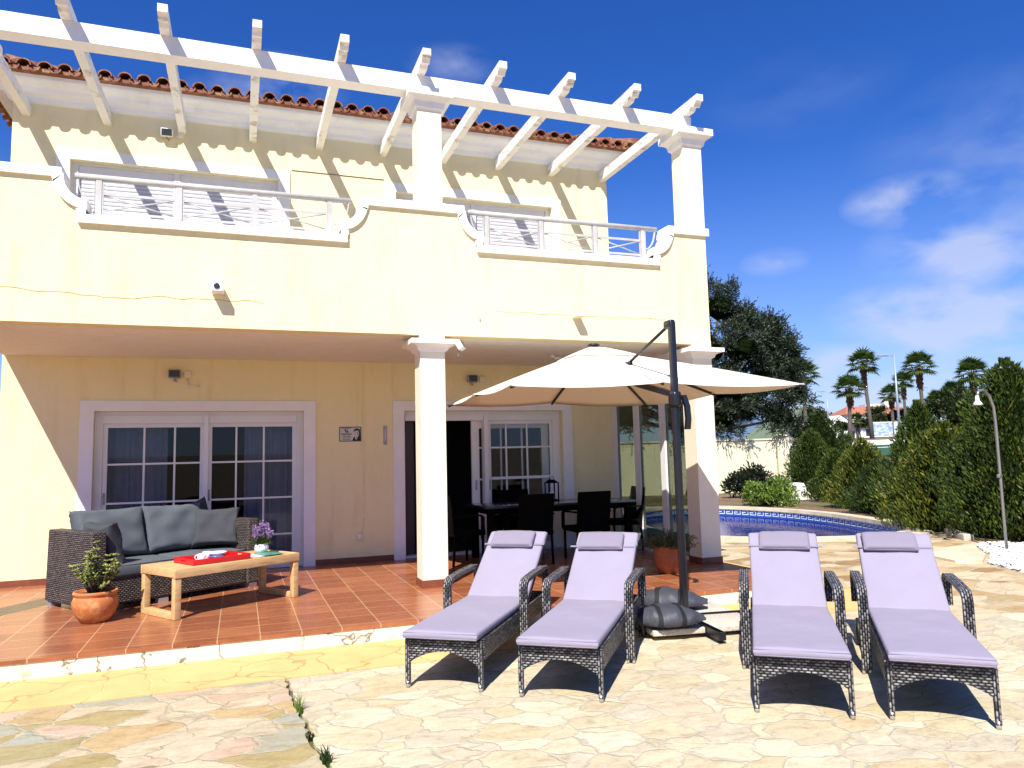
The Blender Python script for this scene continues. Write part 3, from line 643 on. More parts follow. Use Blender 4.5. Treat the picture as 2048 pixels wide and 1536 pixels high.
# split into convex-ish quads by columns for a clean mesh
def curtain_wall(mb, line, zb, y0, y1):
    for i in range(len(line)-1):
        (xa, za), (xb, zb_) = line[i], line[i+1]
        if abs(xb-xa) < 1e-5: mb.add([(xa, y0, za), (xa, y1, za), (xa, y1, zb_), (xa, y0, zb_)], [(0, 1, 2, 3)]); continue
        if xb < xa: continue
        mb.add([(xa, y0, zb), (xb, y0, zb), (xb, y0, zb_), (xa, y0, za)], [(0, 1, 2, 3)]); mb.add([(xa, y1, zb), (xb, y1, zb), (xb, y1, zb_), (xa, y1, za)], [(3, 2, 1, 0)])
        mb.add([(xa, y0, za), (xb, y0, zb_), (xb, y1, zb_), (xa, y1, za)], [(0, 1, 2, 3)]); mb.add([(xa, y0, zb), (xb, y0, zb), (xb, y1, zb), (xa, y1, zb)], [(3, 2, 1, 0)])
mb = MB(); curtain_wall(mb, top, 2.858, YF, YF+.20); mb.box(-3.63, -3.43, YF+.2, 0, 2.858, ZT); mb.box(4.83, 5.03, YF+.2, -.002, 2.858, ZT)
mb.build('parapet', M['cream'], villa, recalc=False)
# coping: band of constant thickness following the top line, projecting 35 mm
def coping(line, th, pr, name='coping'):
    mb = MB(); k = len(line)
    nr = []
    for i in range(k):
        a = Vector(line[max(i-1, 0)]); b2 = Vector(line[min(i+1, k-1)]); p = Vector(line[i])
        d1_ = (p-a).normalized() if i > 0 else (b2-p).normalized(); d2_ = (b2-p).normalized() if i < k-1 else d1_
        n_ = (Vector((-d1_.y, d1_.x))+Vector((-d2_.y, d2_.x))); n_ = n_.normalized() if n_.length > 1e-6 else Vector((-d1_.y, d1_.x))
        c_ = max(.5, n_.dot(Vector((-d1_.y, d1_.x)))); nr.append(n_/c_)
    for i, p in enumerate(line):
        P_ = Vector(p); up = P_+nr[i]*.012; dn = P_-nr[i]*th
        for (y, q) in ((YF-pr, dn), (YF-pr, up), (YF+.23, up), (YF+.23, dn)): mb.v.append((q.x, y, q.y))
    for i in range(k-1):
        for j in range(4): mb.f.append((i*4+j, i*4+(j+1) % 4, (i+1)*4+(j+1) % 4, (i+1)*4+j))
    mb.f += [(0, 1, 2, 3), tuple((k-1)*4+q for q in (3, 2, 1, 0))]
    mb.build(name, M['white'], villa)
i_s1 = O1.index((-2.33, ZS)); i_e1 = len(O1)//2
half = len(O1)//2
coping([(-3.66, ZT)]+O1[:half-1], .085, .035); coping(O1[half+1:]+O2[:half-1], .085, .035); coping(O2[half+1:]+[(5.07, ZT)], .085, .035)
for (xa, xb) in ((-2.415, -2.33), (.195, .28), (1.775, 1.86), (4.215, 4.30)): MB().box(xa, xb, YF-.034, YF+.229, ZS+.02, ZT-.31-.086).build('coping_end', M['white'], villa)
for (xa, xb) in ((-2.34, -2.318), (.183, .205), (1.85, 1.872), (4.203, 4.225)): MB().box(xa, xb, YF-.034, YF+.229, ZT-.31-.087, ZT-.31+.012).build('coping_end', M['white'], villa)
for (a, b_) in ((-2.40, .265), (1.79, 4.285)): MB().box(a, b_, YF-.045, YF+.24, ZS-.07, ZS+.018).build('sill', M['white'], villa)
# ---- columns
def capital(mb, x0, x1, y0, y1, z0, z1):
    h = z1-z0; seq = [(0, .0), (.12, .018), (.13, .03), (.42, .045), (.60, .10), (.62, .125), (1, .125)]
    P_ = [(x0-e, x1+e, y0-e, y1+e, z0+t*h) for t, e in seq]; o = len(mb.v)
    for (a, b2, c, d, z) in P_: mb.v += [(a, c, z), (b2, c, z), (b2, d, z), (a, d, z)]
    for i in range(len(P_)-1):
        for j in range(4): mb.f.append((o+i*4+j, o+i*4+(j+1) % 4, o+(i+1)*4+(j+1) % 4, o+(i+1)*4+j))
    mb.f += [(o+3, o+2, o+1, o), tuple(o+(len(P_)-1)*4+q for q in range(4))]
YB = -2.245
for (xa, xb) in ((-3.63, -3.34), (1.085, 1.377), (4.738, 5.03)):
    c_ = MB(); c_.box(xa, xb, YF-.003, YB, .0, 2.66); c_.box(xa-.002, xb+.002, YF-.004, YB, 2.80, 2.90);     co = c_.build('column', M['creamhi'], villa)
    mb = MB(); capital(mb, xa, xb, YF, YB, 2.66, 2.80); mb.build('capital', M['white'], co)
    cu_ = MB().box(xa, xb, YF-.003, YB, 4.40, 5.58).build('upper_column', M['creamhi'], villa); mb = MB(); capital(mb, xa, xb, YF, YB, 5.56, 5.80); mb.build('capital', M['white'], cu_)
    e = .012; mb = MB(); mb.box(xa-e, xb+e, YF-e-.003, YF-.004, .001, .085); mb.box(xa-e, xb+e, YB+.001, YB+e, .001, .085); mb.box(xa-e, xa-.001, YF-.003, YB, .001, .085); mb.box(xb+.001, xb+e, YF-.003, YB, .001, .085); mb.build('base_tile', M['skirt'], co)
    mb = MB().box(xa-.03, xb+.03, YF-.038, YB+.03, ZT-.075, ZT+.016); mb.build('collar', M['white'], cu_)
# ---- pergola
MB().box(-3.74, 4.89, -2.53, -2.33, 5.785, 5.99).build('pergola_beam', M['white'], villa)
rp = [(-3.05, 6.06), (-3.05, 6.145), (.0, 6.145), (.0, 5.995), (-2.74, 5.995), (-2.76, 6.00), (-2.80, 6.028), (-2.84, 6.035), (-2.86, 6.03), (-2.90, 6.005), (-2.93, 6.005), (-2.97, 6.04), (-3.0, 6.055)]
RXS = [-3.49, -2.56, -1.64, -.72, .20, 1.13, 2.06, 2.96, 3.88, 4.81]
rp = [(-2.53+(y+2.53)*.66 if y < -2.6 else y, z) for y, z in rp]
for xc in RXS:
    MB().prism([(y, z-.004) for y, z in rp], xc-.048, xc+.048, 'x').build('rafter', M['oldwhite'], villa)
# ---- railings
def railing(xa, xb, posts, label):
    yr = -2.40; mb = MB(); mb.tube([(xa-.13, yr, 4.405), (xb+.13, yr, 4.405)], .032, 10)
    rl = mb.build('railing', M['railwhite'], villa); rl['label'] = label
    for x in posts:
        MB().box(x-.028, x+.028, yr-.02, yr+.02, 3.965, 4.375).box(x-.045, x-.036, yr-.012, yr+.012, 3.99, 4.375).box(x+.036, x+.045, yr-.012, yr+.012, 3.99, 4.375).build('post', M['railwhite'], rl)
    mb = MB()
    for i in range(len(posts)-1):
        a, b2 = posts[i]+.045, posts[i+1]-.045
        mb.box(a, b2, yr-.010, yr+.010, 4.225, 4.25); mb.box(a, b2, yr-.010, yr+.010, 4.03, 4.052)
        mb.tube([(a, yr-.004, 4.055), (b2, yr-.004, 4.225)], .009, 5); mb.tube([(a, yr+.008, 4.225), (b2, yr+.008, 4.055)], .009, 5)
    mb.build('cross_bars', M['railwhite'], rl)
    mb = MB()
    for s_, x in ((1, xa), (-1, xb)):
        pts = [(x-.11*s_+.0, yr, 4.38)]+[(x+(-.11+.19*math.sin(t*math.pi/2/6))*s_, yr, 4.18+.20*math.cos(t*math.pi/2/6)) for t in range(7)]+[(x+.08*s_, yr, 3.97)]
        pts = [(x-.10*s_+.17*s_*(1-math.cos(t*math.pi/2/8)), yr, 4.38-.26*math.sin(t*math.pi/2/8)) for t in range(9)]+[(x+.07*s_, yr, 3.97)]
        MB().band(pts, (0, 1, 0), .03, .012, uvs=False).build('curved_end_bar', M['railwhite'], rl)
railing(-2.33, .195, (-2.24, -1.48, -.72, .085), 'white cross braced railing over the left opening')
railing(1.86, 4.215, (1.96, 2.68, 3.43, 4.13), 'white cross braced railing over the right opening')
# ---- cornice swept round left, front and right, roof with barrel tiles
cp = [(0, 6.17), (.03, 6.175), (.05, 6.19), (.06, 6.225), (.085, 6.25), (.12, 6.26), (.15, 6.28), (.165, 6.315), (.19, 6.335), (.23, 6.345), (.27, 6.36), (.29, 6.385), (.30, 6.43), (.30, 6.46), (-.1, 6.46)]
mb = MB()
for (off, z) in cp: mb.v += [(XL-off, 9+off, z), (XL-off, -off, z), (XR+off, -off, z), (XR+off, 9+off, z)]
for i in range(len(cp)-1):
    for j in range(3): mb.f.append((i*4+j, i*4+j+1, (i+1)*4+j+1, (i+1)*4+j))
mb.build('cornice', M['white'], villa)
roof = MB(); E_ = .36; sl = math.tan(R(19)); ze = 6.455
x0, x1, y0, y1 = XL-E_, XR+E_, -E_, 9+E_; wd = (y1-y0)/2
roof.add([(x0, y0, ze), (x1, y0, ze), (x1, y1, ze), (x0, y1, ze), (x0+wd, y0+wd, ze+wd*sl), (x1-wd+1.0, y0+wd, ze+wd*sl)], [(0, 1, 5, 4), (1, 2, 5), (2, 3, 4, 5), (3, 0, 4)])
ro = roof.build('roof', M['rooftile'], villa)
def tiles_side(p0, p1, inward, n_steps, mbt):
    p0 = Vector(p0); p1 = Vector(p1); d = (p1-p0).normalized(); Lh = (p1-p0).length; n = int(Lh/.222); pitch = Lh/n
    inw = Vector(inward)
    for i in range(n):
        s = (i+.5)*pitch; lim = min(s, Lh-s)
        for q in range(n_steps):
            t0 = q*.36-.07; t1 = t0+.40
            if t0 > lim: break
            t1 = min(t1, lim+.1); lift = .018*0
            c0 = p0+d*s+inw*t0+rnd.uniform(-.006, .006)*d; c1_ = p0+d*s+inw*t1
            for (cx_, r0, r1, dz, sg) in ((0, .088, .072, .035+rnd.uniform(-.004, .006), 1), (pitch/2, .070, .082, .045, -1)):
                o = len(mbt.v); m_ = 7
                for (cc, rr, tt) in ((c0, r0, t0), (c1_, r1, t1)):
                    base = cc+d*cx_
                    for th_ in (0, .016):
                        for j in range(m_+1):
                            an = math.pi*j/m_; r2 = rr-th_ ; px_ = base+d*(r2*math.cos(an)); z = ze+tt*sl+dz+sg*r2*math.sin(an)*.95+(.012 if sg > 0 else .0)
                            mbt.v.append((px_.x, px_.y, z))
                B = 2*(m_+1)
                for j in range(m_):
                    for (a_, fl) in ((0, 0), (m_+1, 1)): mbt.f.append((o+a_+j, o+a_+j+1, o+B+a_+j+1, o+B+a_+j))
                    mbt.f.append((o+j, o+j+1, o+m_+1+j+1, o+m_+1+j))
mbt = MB()
tiles_side((x0, y0, 0), (x1, y0, 0), (0, 1, 0), 7, mbt); tiles_side((x1, y0, 0), (x1, y1, 0), (-1, 0, 0), 5, mbt); tiles_side((x0, y1, 0), (x0, y0, 0), (1, 0, 0), 3, mbt)
for (cx0, cy0, sx) in ((x1, y0, -1), (x0, y0, 1)):
    for q in range(10):
        t0 = q*.33-.04; mbt.tube([(cx0+sx*t0, cy0+t0, ze+t0*sl+.10), (cx0+sx*(t0+.38), cy0+t0+.38, ze+(t0+.38)*sl+.095)], [.10, .08], 10)
mbt.box(x0-.035, x1+.035, y0-.035, y0+.30, ze-.028, ze+.012); mbt.box(x0-.03, x1+.03, y0-.02, y0+.30, ze+.014, ze+.030)
mbt.build('barrel_tiles', M['rooftile'], ro)
# small wall details that belong to the render itself
mb = MB(); pts = [(-3.5+i*.09, YF-.0015, 3.17+.012*math.sin(i*1.3)+.02*math.sin(i*.35)-(.03 if 14 < i < 27 else 0)+rnd.uniform(-.006, .006)) for i in range(33)]
for i in range(len(pts)-1): mb.band([pts[i], pts[i+1]], (0, 0, 1), .004+.004*rnd.random(), .002, uvs=False)
crk_m = mat('crack_stain', (.50, .36, .10), (.36, .24, .07), .9, 20, 0); mb.build('plaster_crack', crk_m, villa); mb = MB()
pts = [(2.0+i*.09, YF-.0015, 3.168+.008*math.sin(i*1.7)+rnd.uniform(-.006, .006)) for i in range(27)]
for i in range(len(pts)-1): mb.band([pts[i], pts[i+1]], (0, 0, 1), .003+.004*rnd.random(), .002, uvs=False)
mb.build('plaster_crack', crk_m, villa)
MB().box(-.19, 1.15, -.010, -.002, 5.630, 5.637).build('cable_strip', M['bark'], villa)
MB().box(.812, .832, -.012, -.002, .62, 2.80).build('wall_cable', M['cream'], villa)
MB().box(1.242, 1.256, -.010, -.002, 2.34, 2.85).build('wall_cable', M['cream'], villa)
# glazed side screen between the wall and the end column
scr = empty('glass_screen', (4.86, 0, 0), 0, 'floor to ceiling glass side screen with white uprights beside the end column', 'glass screen')
for (ya, yb) in ((-.14, -.004), (-.86, -.72), (-1.60, -1.47), (-2.24, -2.12)):
    MB().box(-.035, .035, ya, yb, .04, 2.60).build('upright', M['pvc'], scr)
MB().box(-.04, .04, -2.24, -.004, 2.60, 2.853).build('head_beam', M['pvc'], scr); MB().box(-.04, .04, -2.24, -.004, .002, .04).build('bottom_rail', M['pvc'], scr)
for (ya, yb) in ((-.72, -.14), (-1.47, -.86), (-2.12, -1.60)):
    MB().box(-.004, .004, ya, yb, .04, 2.60).build('glass_pane', M['glass2'], scr)
# ================================================================== SUN LOUNGERS
def weavebox(mb, x0, x1, y0, y1, z0, z1): return mb.box(x0, x1, y0, y1, z0, z1)
def fabric_box(mb, sx, sy, sz, r, M_, nx=14, ny=24, wr=.004, seed=0, foldx=None):
    """soft mattress slab centred on x, y from 0 to sy, z from 0 to sz, rounded and slightly wrinkled"""
    o = len(mb.v); ring = []
    def pt(u, v, top):
        # u,v in -1..1
        x = u*sx/2; y = (v+1)/2*sy
        ex = max(0, abs(x)-(sx/2-r))/r; ey = max(0, abs(y-sy/2)-(sy/2-r))/r; e = min(1, math.hypot(ex, ey))
        dz = r*(1-math.sqrt(max(0, 1-e*e)))
        n_ = noise.noise(Vector((x*5+seed, y*5, seed)))*wr+noise.noise(Vector((x*22+seed, y*6, seed+3)))*wr*.45*(1-abs(v)**6*.2)
        edge = min(1, 1.6-abs(u)*1.2) if abs(u) > .5 else 1
        return (x, y, (sz-dz+n_*edge+.006*(1-u*u)) if top else dz)
    def lin(n):
        a = [-1, -.985, -.965, -.93]; return a+[-.93+1.86*i/(n) for i in range(1, n)]+[-x for x in reversed(a)]
    us, vs_ = lin(nx), lin(ny); nu, nv = len(us), len(vs_)
    for top in (1, 0):
        for v in vs_:
            for u in us: mb.v.append(tuple(M_ @ Vector(pt(u, v, top))))
    N = nu*nv; k0 = len(mb.f)
    for j in range(nv-1):
        for i in range(nu-1):
            a = o+j*nu+i; mb.f.append((a, a+1, a+nu+1, a+nu)); mb.f.append((N+a, N+a+nu, N+a+nu+1, N+a+1))
    per = [i for i in range(nu)]+[j*nu+nu-1 for j in range(1, nv)]+[(nv-1)*nu+i for i in range(nu-2, -1, -1)]+[j*nu for j in range(nv-2, 0, -1)]
    for q in range(len(per)): a, b_ = per[q], per[(q+1) % len(per)]; mb.f.append((o+a, N+o+a, N+o+b_, o+b_))
    mb.sm |= set(range(k0, len(mb.f)))
    return mb
def sewn(mb, pts, r=.004): return mb.tube(pts, r, 6)
def make_lounger():
    t = empty('sun_lounger')
    H = .335; W = .272
    # side aprons and front apron (arched lower edge)
    for s in (-1, 1):
        MB().box(s*W-.014 if s > 0 else s*W-.014, s*W+.014, .03, 1.92, .205, H).build('side_panel', M['wick'], t)
    n = 16; mb = MB(); arch = lambda q: .205+.085*math.sin(math.pi*q)**.8
    for i in range(n):
        x0_, x1_ = -W+.02+(2*W-.04)*i/n, -W+.02+(2*W-.04)*(i+1)/n; z0_, z1_ = arch(i/n)-.035, arch((i+1)/n)-.035
        mb.add([(x0_, -.014, z0_), (x1_, -.014, z1_), (x1_, -.014, H), (x0_, -.014, H), (x0_, .012, z0_), (x1_, .012, z1_), (x1_, .012, H), (x0_, .012, H)], [(0, 1, 2, 3), (7, 6, 5, 4), (0, 4, 5, 1), (3, 2, 6, 7)])
    mb.build('foot_panel', M['wick'], t)
    MB().box(-W+.02, W-.02, 1.90, 1.92, .22, H).build('head_panel', M['wick'], t)
    MB().box(-W, W, -.006, 1.27, H, H+.012).build('seat_base', M['wick'], t)
    # legs with silver caps
    for (x, y) in ((-W+.005, .0), (W-.005, .0), (-W+.005, 1.80), (W-.005, 1.80)):
        l = MB().band([(x, y, .025), (x, y, H-.002)], (1, 0, 0), .030, .030).build('leg', M['wickarm'], t)
        MB().tube([(x, y, 0), (x, y, .045)], [.0135, .0165], 10).build('foot_cap', M['tip'], l)
    # arms
    for s in (-1, 1):
        xa = s*.325; za = .593
        pts = [(xa, .93, .03), (xa, .93, .50)]+[(xa, .93+.085*(1-math.cos(q*math.pi/12)), .50+.085*math.sin(q*math.pi/12)*1.0) for q in range(1, 7)]
        pts += [(xa, 1.30, za+.005)]+[(xa, 1.62+.085*math.sin(q*math.pi/12), za-.085*(1-math.cos(q*math.pi/12))+.005) for q in range(0, 7)]+[(xa, 1.705, .36)]
        MB().band(pts, (1, 0, 0), .066, .030).build('armrest', M['wickarm'], t)
        for q in (-.022, .022): MB().tube([(xa+q, .93, 0), (xa+q, .93, .05)], [.011, .0135], 10).build('foot_cap', M['tip'], t)
        wl = MB(); Mx = T(s*.315, 1.80, .105) @ RY(math.pi/2)
        wl.lathe([(.06, -.016), (.098, -.018), (.105, -.010), (.105, .010), (.098, .018), (.06, .016), (.055, .008), (.05, -.008), (.06, -.016)], 28, Mx); w_ = wl.build('wheel', M['blackp'], t)
        hb = MB().lathe([(0, -.02), (.03, -.02), (.03, .02), (0, .02)], 16, Mx)
        for q in range(5): hb.box(-.008, .008, .02, .062, -.008, .008, Mx @ RZ(q*2*math.pi/5))
        hb.build('hub', M['blackp'], w_)
    # back frame: rises from the hinge
    ang = math.atan2(.877-.402, 2.021-1.259); L = math.hypot(.475, .762)
    Mb = T(0, 1.262, .350) @ RX(ang)
    MB().box(-.268, .268, .0, L-.01, -.022, .0, Mb).build('back_frame', M['wick'], t)
    MB().box(-.02, .02, 1.72, 1.75, .34, .62).build('back_strut', M['blackp'], t)
    mt = MB(); fabric_box(mt, .545, 1.34, .052, .018, T(0, -.082, H+.014), seed=1.7, wr=.008); m0 = mt.build('seat_mattress', M['mattress'], t)
    pp = []
    for z in (H+.022, H+.058): 
        pp = [(-.268, -.078, z), (.268, -.078, z)]; MB().tube(pp, .0035, 6).build('piping', M['mattress'], m0)
    mt = MB(); fabric_box(mt, .54, L+.005, .052, .018, Mb @ T(0, .0, .002), seed=5.1, ny=20, wr=.008); mk = mt.build('back_mattress', M['mattress'], t)
    # hood sewn over the top of the back, its hem, and the head pillow
    mt = MB(); fabric_box(mt, .552, .16, .066, .02, Mb @ T(0, L-.155, -.006), seed=2.2, ny=6, wr=.003); mt.build('hood', M['mattress'], mk)
    pl = MB(); fabric_box(pl, .40, .205, .06, .024, Mb @ T(-.012, L-.262, .058), seed=8.3, ny=8, wr=.005); po_ = pl.build('pillow', M['pillow'], t)
    MB().tube([tuple(Mb @ Vector(p)) for p in ((-.205, L-.262, .088), (.181, L-.262, .088))], .0038, 6).build('piping', M['pillow'], po_)
    for s in (-1, 1): MB().box(-.002, .078 if s < 0 else .09, -.010, .010, 0, .002, Mb @ T(.195 if s > 0 else -.285, L-.20, .062)).build('strap', M['pillow'], po_)
    return t
base = make_lounger()
LG = [((.493, -5.678), -.629, 'lilac grey cushioned rattan sun lounger nearest the sofa, its head at the middle column'),
      ((1.139, -6.203), -.646, 'lilac grey cushioned rattan sun lounger immediately left of the parasol base'),
      ((2.34, -7.076), -.655, 'lilac grey cushioned rattan sun lounger immediately right of the parasol base'),
      ((2.953, -7.51), -.713, 'lilac grey cushioned rattan sun lounger whose pillow straps show, farthest from the house columns')]
for i, (p, a, lb) in enumerate(LG):
    o = base if i == 0 else copy_tree(base)
    o.location = (p[0], p[1], G); o.rotation_euler = (0, 0, a); tag(o, lb, 'sun lounger', 'rattan sun loungers in a row on the paving')
    for ch in o.children:
        if ch.name.startswith('pillow'): ch.location = ((0, 0, 0), (.012, -.012, -.008), (-.012, .010, .006), (.020, .006, .004))[i]; ch.rotation_euler = (0, 0, (0, R(1.2), R(-1.0), R(1.5))[i])
# ================================================================== PARASOL
par = empty('cantilever_parasol', (3.03, -4.74, G), 0, 'cream square cantilever parasol on a black post standing between the loungers', 'parasol')
PX, PY = 3.03, -4.74
def pl_(p): return (p[0]-PX, p[1]-PY, p[2]-G)
cA, cB, cC, cK = Vector((1.52, -2.03, 2.08)), Vector((4.24, -2.16, 2.08)), Vector((4.60, -4.72, 2.10)), Vector((1.49, -4.38, 2.09))
hub = Vector((2.90, -3.32, 2.61))
rim = []
cs = [cA, cB, cC, cK]
for i in range(4): rim += [cs[i], (cs[i]+cs[(i+1) % 4])/2+Vector((0, 0, .025))]
def canopy_pt(a, t):
    """a: 0..8 round the rim, t: 0 hub .. 1 rim"""
    i = int(a) % 8; f_ = a-int(a); p = rim[i].lerp(rim[(i+1) % 8], f_)
    h = hub+Vector((0, 0, 0)); q = h.lerp(p, t); sag = math.sin(math.pi*f_)*(.018*t+.012)
    z = h.z+(p.z-h.z)*(t**1.12)-sag*t
    inw = (hub-p); inw.z = 0
    if t > .85: q += inw.normalized()*math.sin(math.pi*f_)*.018*(t-.85)/.15
    return Vector((q.x, q.y, z))
mb = MB(); NA, NT = 64, 14
ts = [.02+.98*j/NT for j in range(NT+1)]
for (dz) in (0, -.004):
    for t_ in ts:
        for i in range(NA): p = canopy_pt(8*i/NA, t_); mb.v.append(pl_((p.x, p.y, p.z+dz)))
Nn = NA*(NT+1)
for j in range(NT):
    for i in range(NA):
        a = j*NA+i; b_ = j*NA+(i+1) % NA; mb.f += [(a, b_, b_+NA, a+NA), (Nn+a, Nn+a+NA, Nn+b_+NA, Nn+b_)]
for i in range(NA):
    for q in (0, NT*NA): mb.f.append((q+i, q+(i+1) % NA, Nn+q+(i+1) % NA, Nn+q+i))
mb.sm = set(range(len(mb.f))); cpy = mb.build('canopy', M['canopy'], par)
mb = MB()
for (t_, dz) in ((0, .045), (.07, .044), (.16, .030), (.24, .012)):
    for i in range(NA): p = canopy_pt(8*i/NA, max(t_, .001)); mb.v.append(pl_((p.x, p.y, p.z+dz)))
for j in range(3):
    for i in range(NA): mb.f.append((j*NA+i, j*NA+(i+1) % NA, (j+1)*NA+(i+1) % NA, (j+1)*NA+i))
mb.sm = set(range(len(mb.f))); mb.build('vent_cap', M['canopy'], cpy)
mb = MB(); mb.lathe([(0, .03), (.06, .025), (.075, .008), (.05, 0), (0, 0)], 20, T(*pl_((hub.x, hub.y, hub.z+.045)))); mb.build('finial', M['black'], par)
for i in range(8):
    pts = [pl_(tuple(canopy_pt(i, t_)-Vector((0, 0, .022)))) for t_ in (.06, .25, .5, .75, .90, .985)]
    MB().band(pts, Vector((rim[i].y-hub.y, -(rim[i].x-hub.x), 0)), .018, .028, uvs=False).build('rib', M['black'], par)
    e = canopy_pt(i, .94); f2 = canopy_pt(i, 1.0)
    MB().box(-.03, .03, -.03, .03, -.012, -.004, T(*pl_(tuple(f2.lerp(e, .4))))).build('corner_pocket', M['canopy'], cpy)
mb = MB(); mb.lathe([(0, -.14), (.04, -.14), (.055, -.10), (.09, -.06), (.10, -.03), (.06, .0), (0, 0)], 20, T(*pl_((hub.x, hub.y, hub.z-.05)))); mb.build('hub', M['black'], par)
mb = MB().rbox(0, 0, 1.43, .058, .062, 2.80, .010); mb.build('post', M['black'], par)
MB().rbox(-.003, .035, 2.815, .066, .13, .08, .02).build('post_cap', M['black'], par)
MB().tube([pl_((PX-.005, PY+.09, 2.64)), pl_((2.99, -3.97, 2.39))], .016, 10).build('strut', M['black'], par)
MB().rbox(*pl_((2.985, -3.95, 2.375)), .05, .12, .05, .015).build('strut_joint', M['black'], par)
# thin flap seams beside the joint
MB().tube([pl_((3.0, -3.99, 2.36)), pl_(tuple(canopy_pt(5.06, .93)+Vector((0, 0, .004))))], .004, 5).build('flap_seam', M['black'], par)
MB().band([pl_((PX, PY+.03, 1.99)), pl_((2.97, -4.2, 2.13)), pl_((2.91, -3.36, 2.40))], (1, 0, 0), .045, .055, uvs=False).build('arm', M['black'], par)
mb = MB(); mb.rbox(.0, .0, 2.09, .095, .12, .15, .03); mb.build('slider', M['black'], par)
mb = MB(); mb.band([(.05, -.07, 2.12), (.075, -.085, 2.02), (.082, -.085, 1.90), (.075, -.075, 1.80)], (1, 0, 0), .05, .035, uvs=False); mb.build('crank_handle', M['black'], par)
rz_ = R(-9)
for q in range(4):
    a = rz_-math.pi/2+q*math.pi/2; Mq = RZ(a)
    mb = MB(); mb.box(.04, .74, -.032, -.026, .035, .095, Mq); mb.box(.04, .74, .026, .032, .035, .095, Mq); mb.box(.04, .74, -.032, .032, .030, .036, Mq); mb.box(.735, .745, -.032, .032, .03, .095, Mq)
    mb.build('base_bar', M['black'], par)
    MB().lathe([(.0, 0), (.025, 0), (.03, .012), (.012, .028), (0, .028)], 12, Mq @ T(.69, 0, .001)).build('levelling_foot', M['black'], par)
def cushion_mesh(mb, w, d, t, M_, n=22, pinch=.07, seed=0, wr=.012, ex=.32):
    o = len(mb.v); N = (n+1)*(n+1)
    for s in (1, -1):
        for j in range(n+1):
            for i in range(n+1):
                u = -1+2*i/n; v = -1+2*j/n
                uu = math.sin(u*math.pi/2)*.35+u*.65; vv = math.sin(v*math.pi/2)*.35+v*.65
                cor = (abs(u)*abs(v))**3
                x = uu*w/2*(1-pinch*(1-vv*vv)*.9*abs(u)**3*0+0)-uu*w/2*pinch*(1-v*v)*abs(u)**4; y = vv*d/2-vv*d/2*pinch*(1-u*u)*abs(v)**4
                h = (max(0, 1-u**4)*max(0, 1-v**4))**ex
                eh = 1-max(abs(u), abs(v))
                rad = noise.noise(Vector((u*2.2+seed, v*2.2, s*3.1)))*wr*h
                edge = math.exp(-eh*7)*noise.noise(Vector((u*9+seed, v*9+seed, s)))*wr*1.8*h**.5
                z = s*(t/2*h+rad+edge) if max(abs(u), abs(v)) < .999 else 0
                mb.v.append(tuple(M_ @ Vector((x, y, z))))
    k0 = len(mb.f)
    for j in range(n):
        for i in range(n):
            a = o+j*(n+1)+i; mb.f += [(a, a+1, a+n+2, a+n+1), (N+a, N+a+n+1, N+a+n+2, N+a+1)]
    mb.sm |= set(range(k0, len(mb.f))); return mb
def weld(o):
    bm = bmesh.new(); bm.from_mesh(o.data); bmesh.ops.remove_doubles(bm, verts=bm.verts, dist=.0006); bmesh.ops.recalc_face_normals(bm, faces=bm.faces); bm.to_mesh(o.data); bm.free(); return o
# base slabs: four granite squares lying between the bars
k_ = 0
slb = ['speckled granite slab under the front sandbag', 'speckled granite slab at the right front of the parasol base', 'speckled granite slab under the rear sandbag', 'speckled granite slab behind the left loungers at the parasol base']
for q in range(4):
    a = rz_+math.pi/4+math.pi*q/2 + math.pi
    c_ = Vector((PX, PY, 0))+Vector((math.cos(a), math.sin(a), 0))*.385
    mb = MB().rbox(0, 0, .028, .47, .47, .050, .008); o = mb.build('base_slab', M['granite']); o.location = (c_.x, c_.y, G+.038); o.rotation_euler = (0, 0, rz_)
    tag(o, slb[q], 'slab', 'granite slabs weighing down the parasol base')
def sandbag(loc, rz, L, Wd, lb, seed, flip=1):
    t = empty('sandbag', loc, rz, lb, 'sandbag', 'grey sandbags on the parasol base')
    n = 30; m_ = 20; mb = MB()
    for i in range(n+1):
        s = i/n; x = (s-.5)*L; e = (math.sin(math.pi*min(1, max(0, s*.94+.05)))**.55) if s < 1 else .28
        e = max(e, .22); hh = .128*(e if s < .55 else e**1.6)*(1-.25*s)+.015; ww = Wd/2*e
        for j in range(m_):
            an = 2*math.pi*j/m_; cx_ = math.cos(an); sz = math.sin(an)
            z = hh*(abs(sz)**.8)*(1 if sz > 0 else -.35)
            wv = .022*noise.noise(Vector((s*7+seed, an*1.2, seed)))+.010*noise.noise(Vector((s*20, an*2, seed)))
            for ps in (.32, .66):
                if abs(s-ps) < .05: z *= .93
            mb.v.append((x+.004*math.sin(an*3), ww*(abs(cx_)**.75)*(1 if cx_ > 0 else -1)*(1+wv*2), z+.06+wv*(1 if sz > -.3 else 0)))
    for i in range(n):
        for j in range(m_): mb.f.append((i*m_+j, i*m_+(j+1) % m_, (i+1)*m_+(j+1) % m_, (i+1)*m_+j))
    mb.f += [tuple(range(m_)), tuple(range(n*m_, (n+1)*m_))[::-1]]; mb.sm = set(range(len(mb.f)))
    b_ = mb.build('bag', M['bag'], t)
    for ps in (.32, .66):
        i = int(ps*n); mb2 = MB()
        for (ii, ex) in ((i-.6, .005), (i+.6, .005)):
            i_ = int(ii) if ii < i else int(ii)+1
            for j in range(m_):
                v0 = Vector(mb.v[i_*m_+j]); c0 = Vector((v0.x, 0, .07)); v0 = c0+(v0-c0)*1.02+(v0-c0).normalized()*.004; mb2.v.append(tuple(v0))
        for j in range(m_): mb2.f.append((j, (j+1) % m_, m_+(j+1) % m_, m_+j))
        mb2.sm = set(range(m_)); mb2.build('strap', M['strap'], b_)
    return t
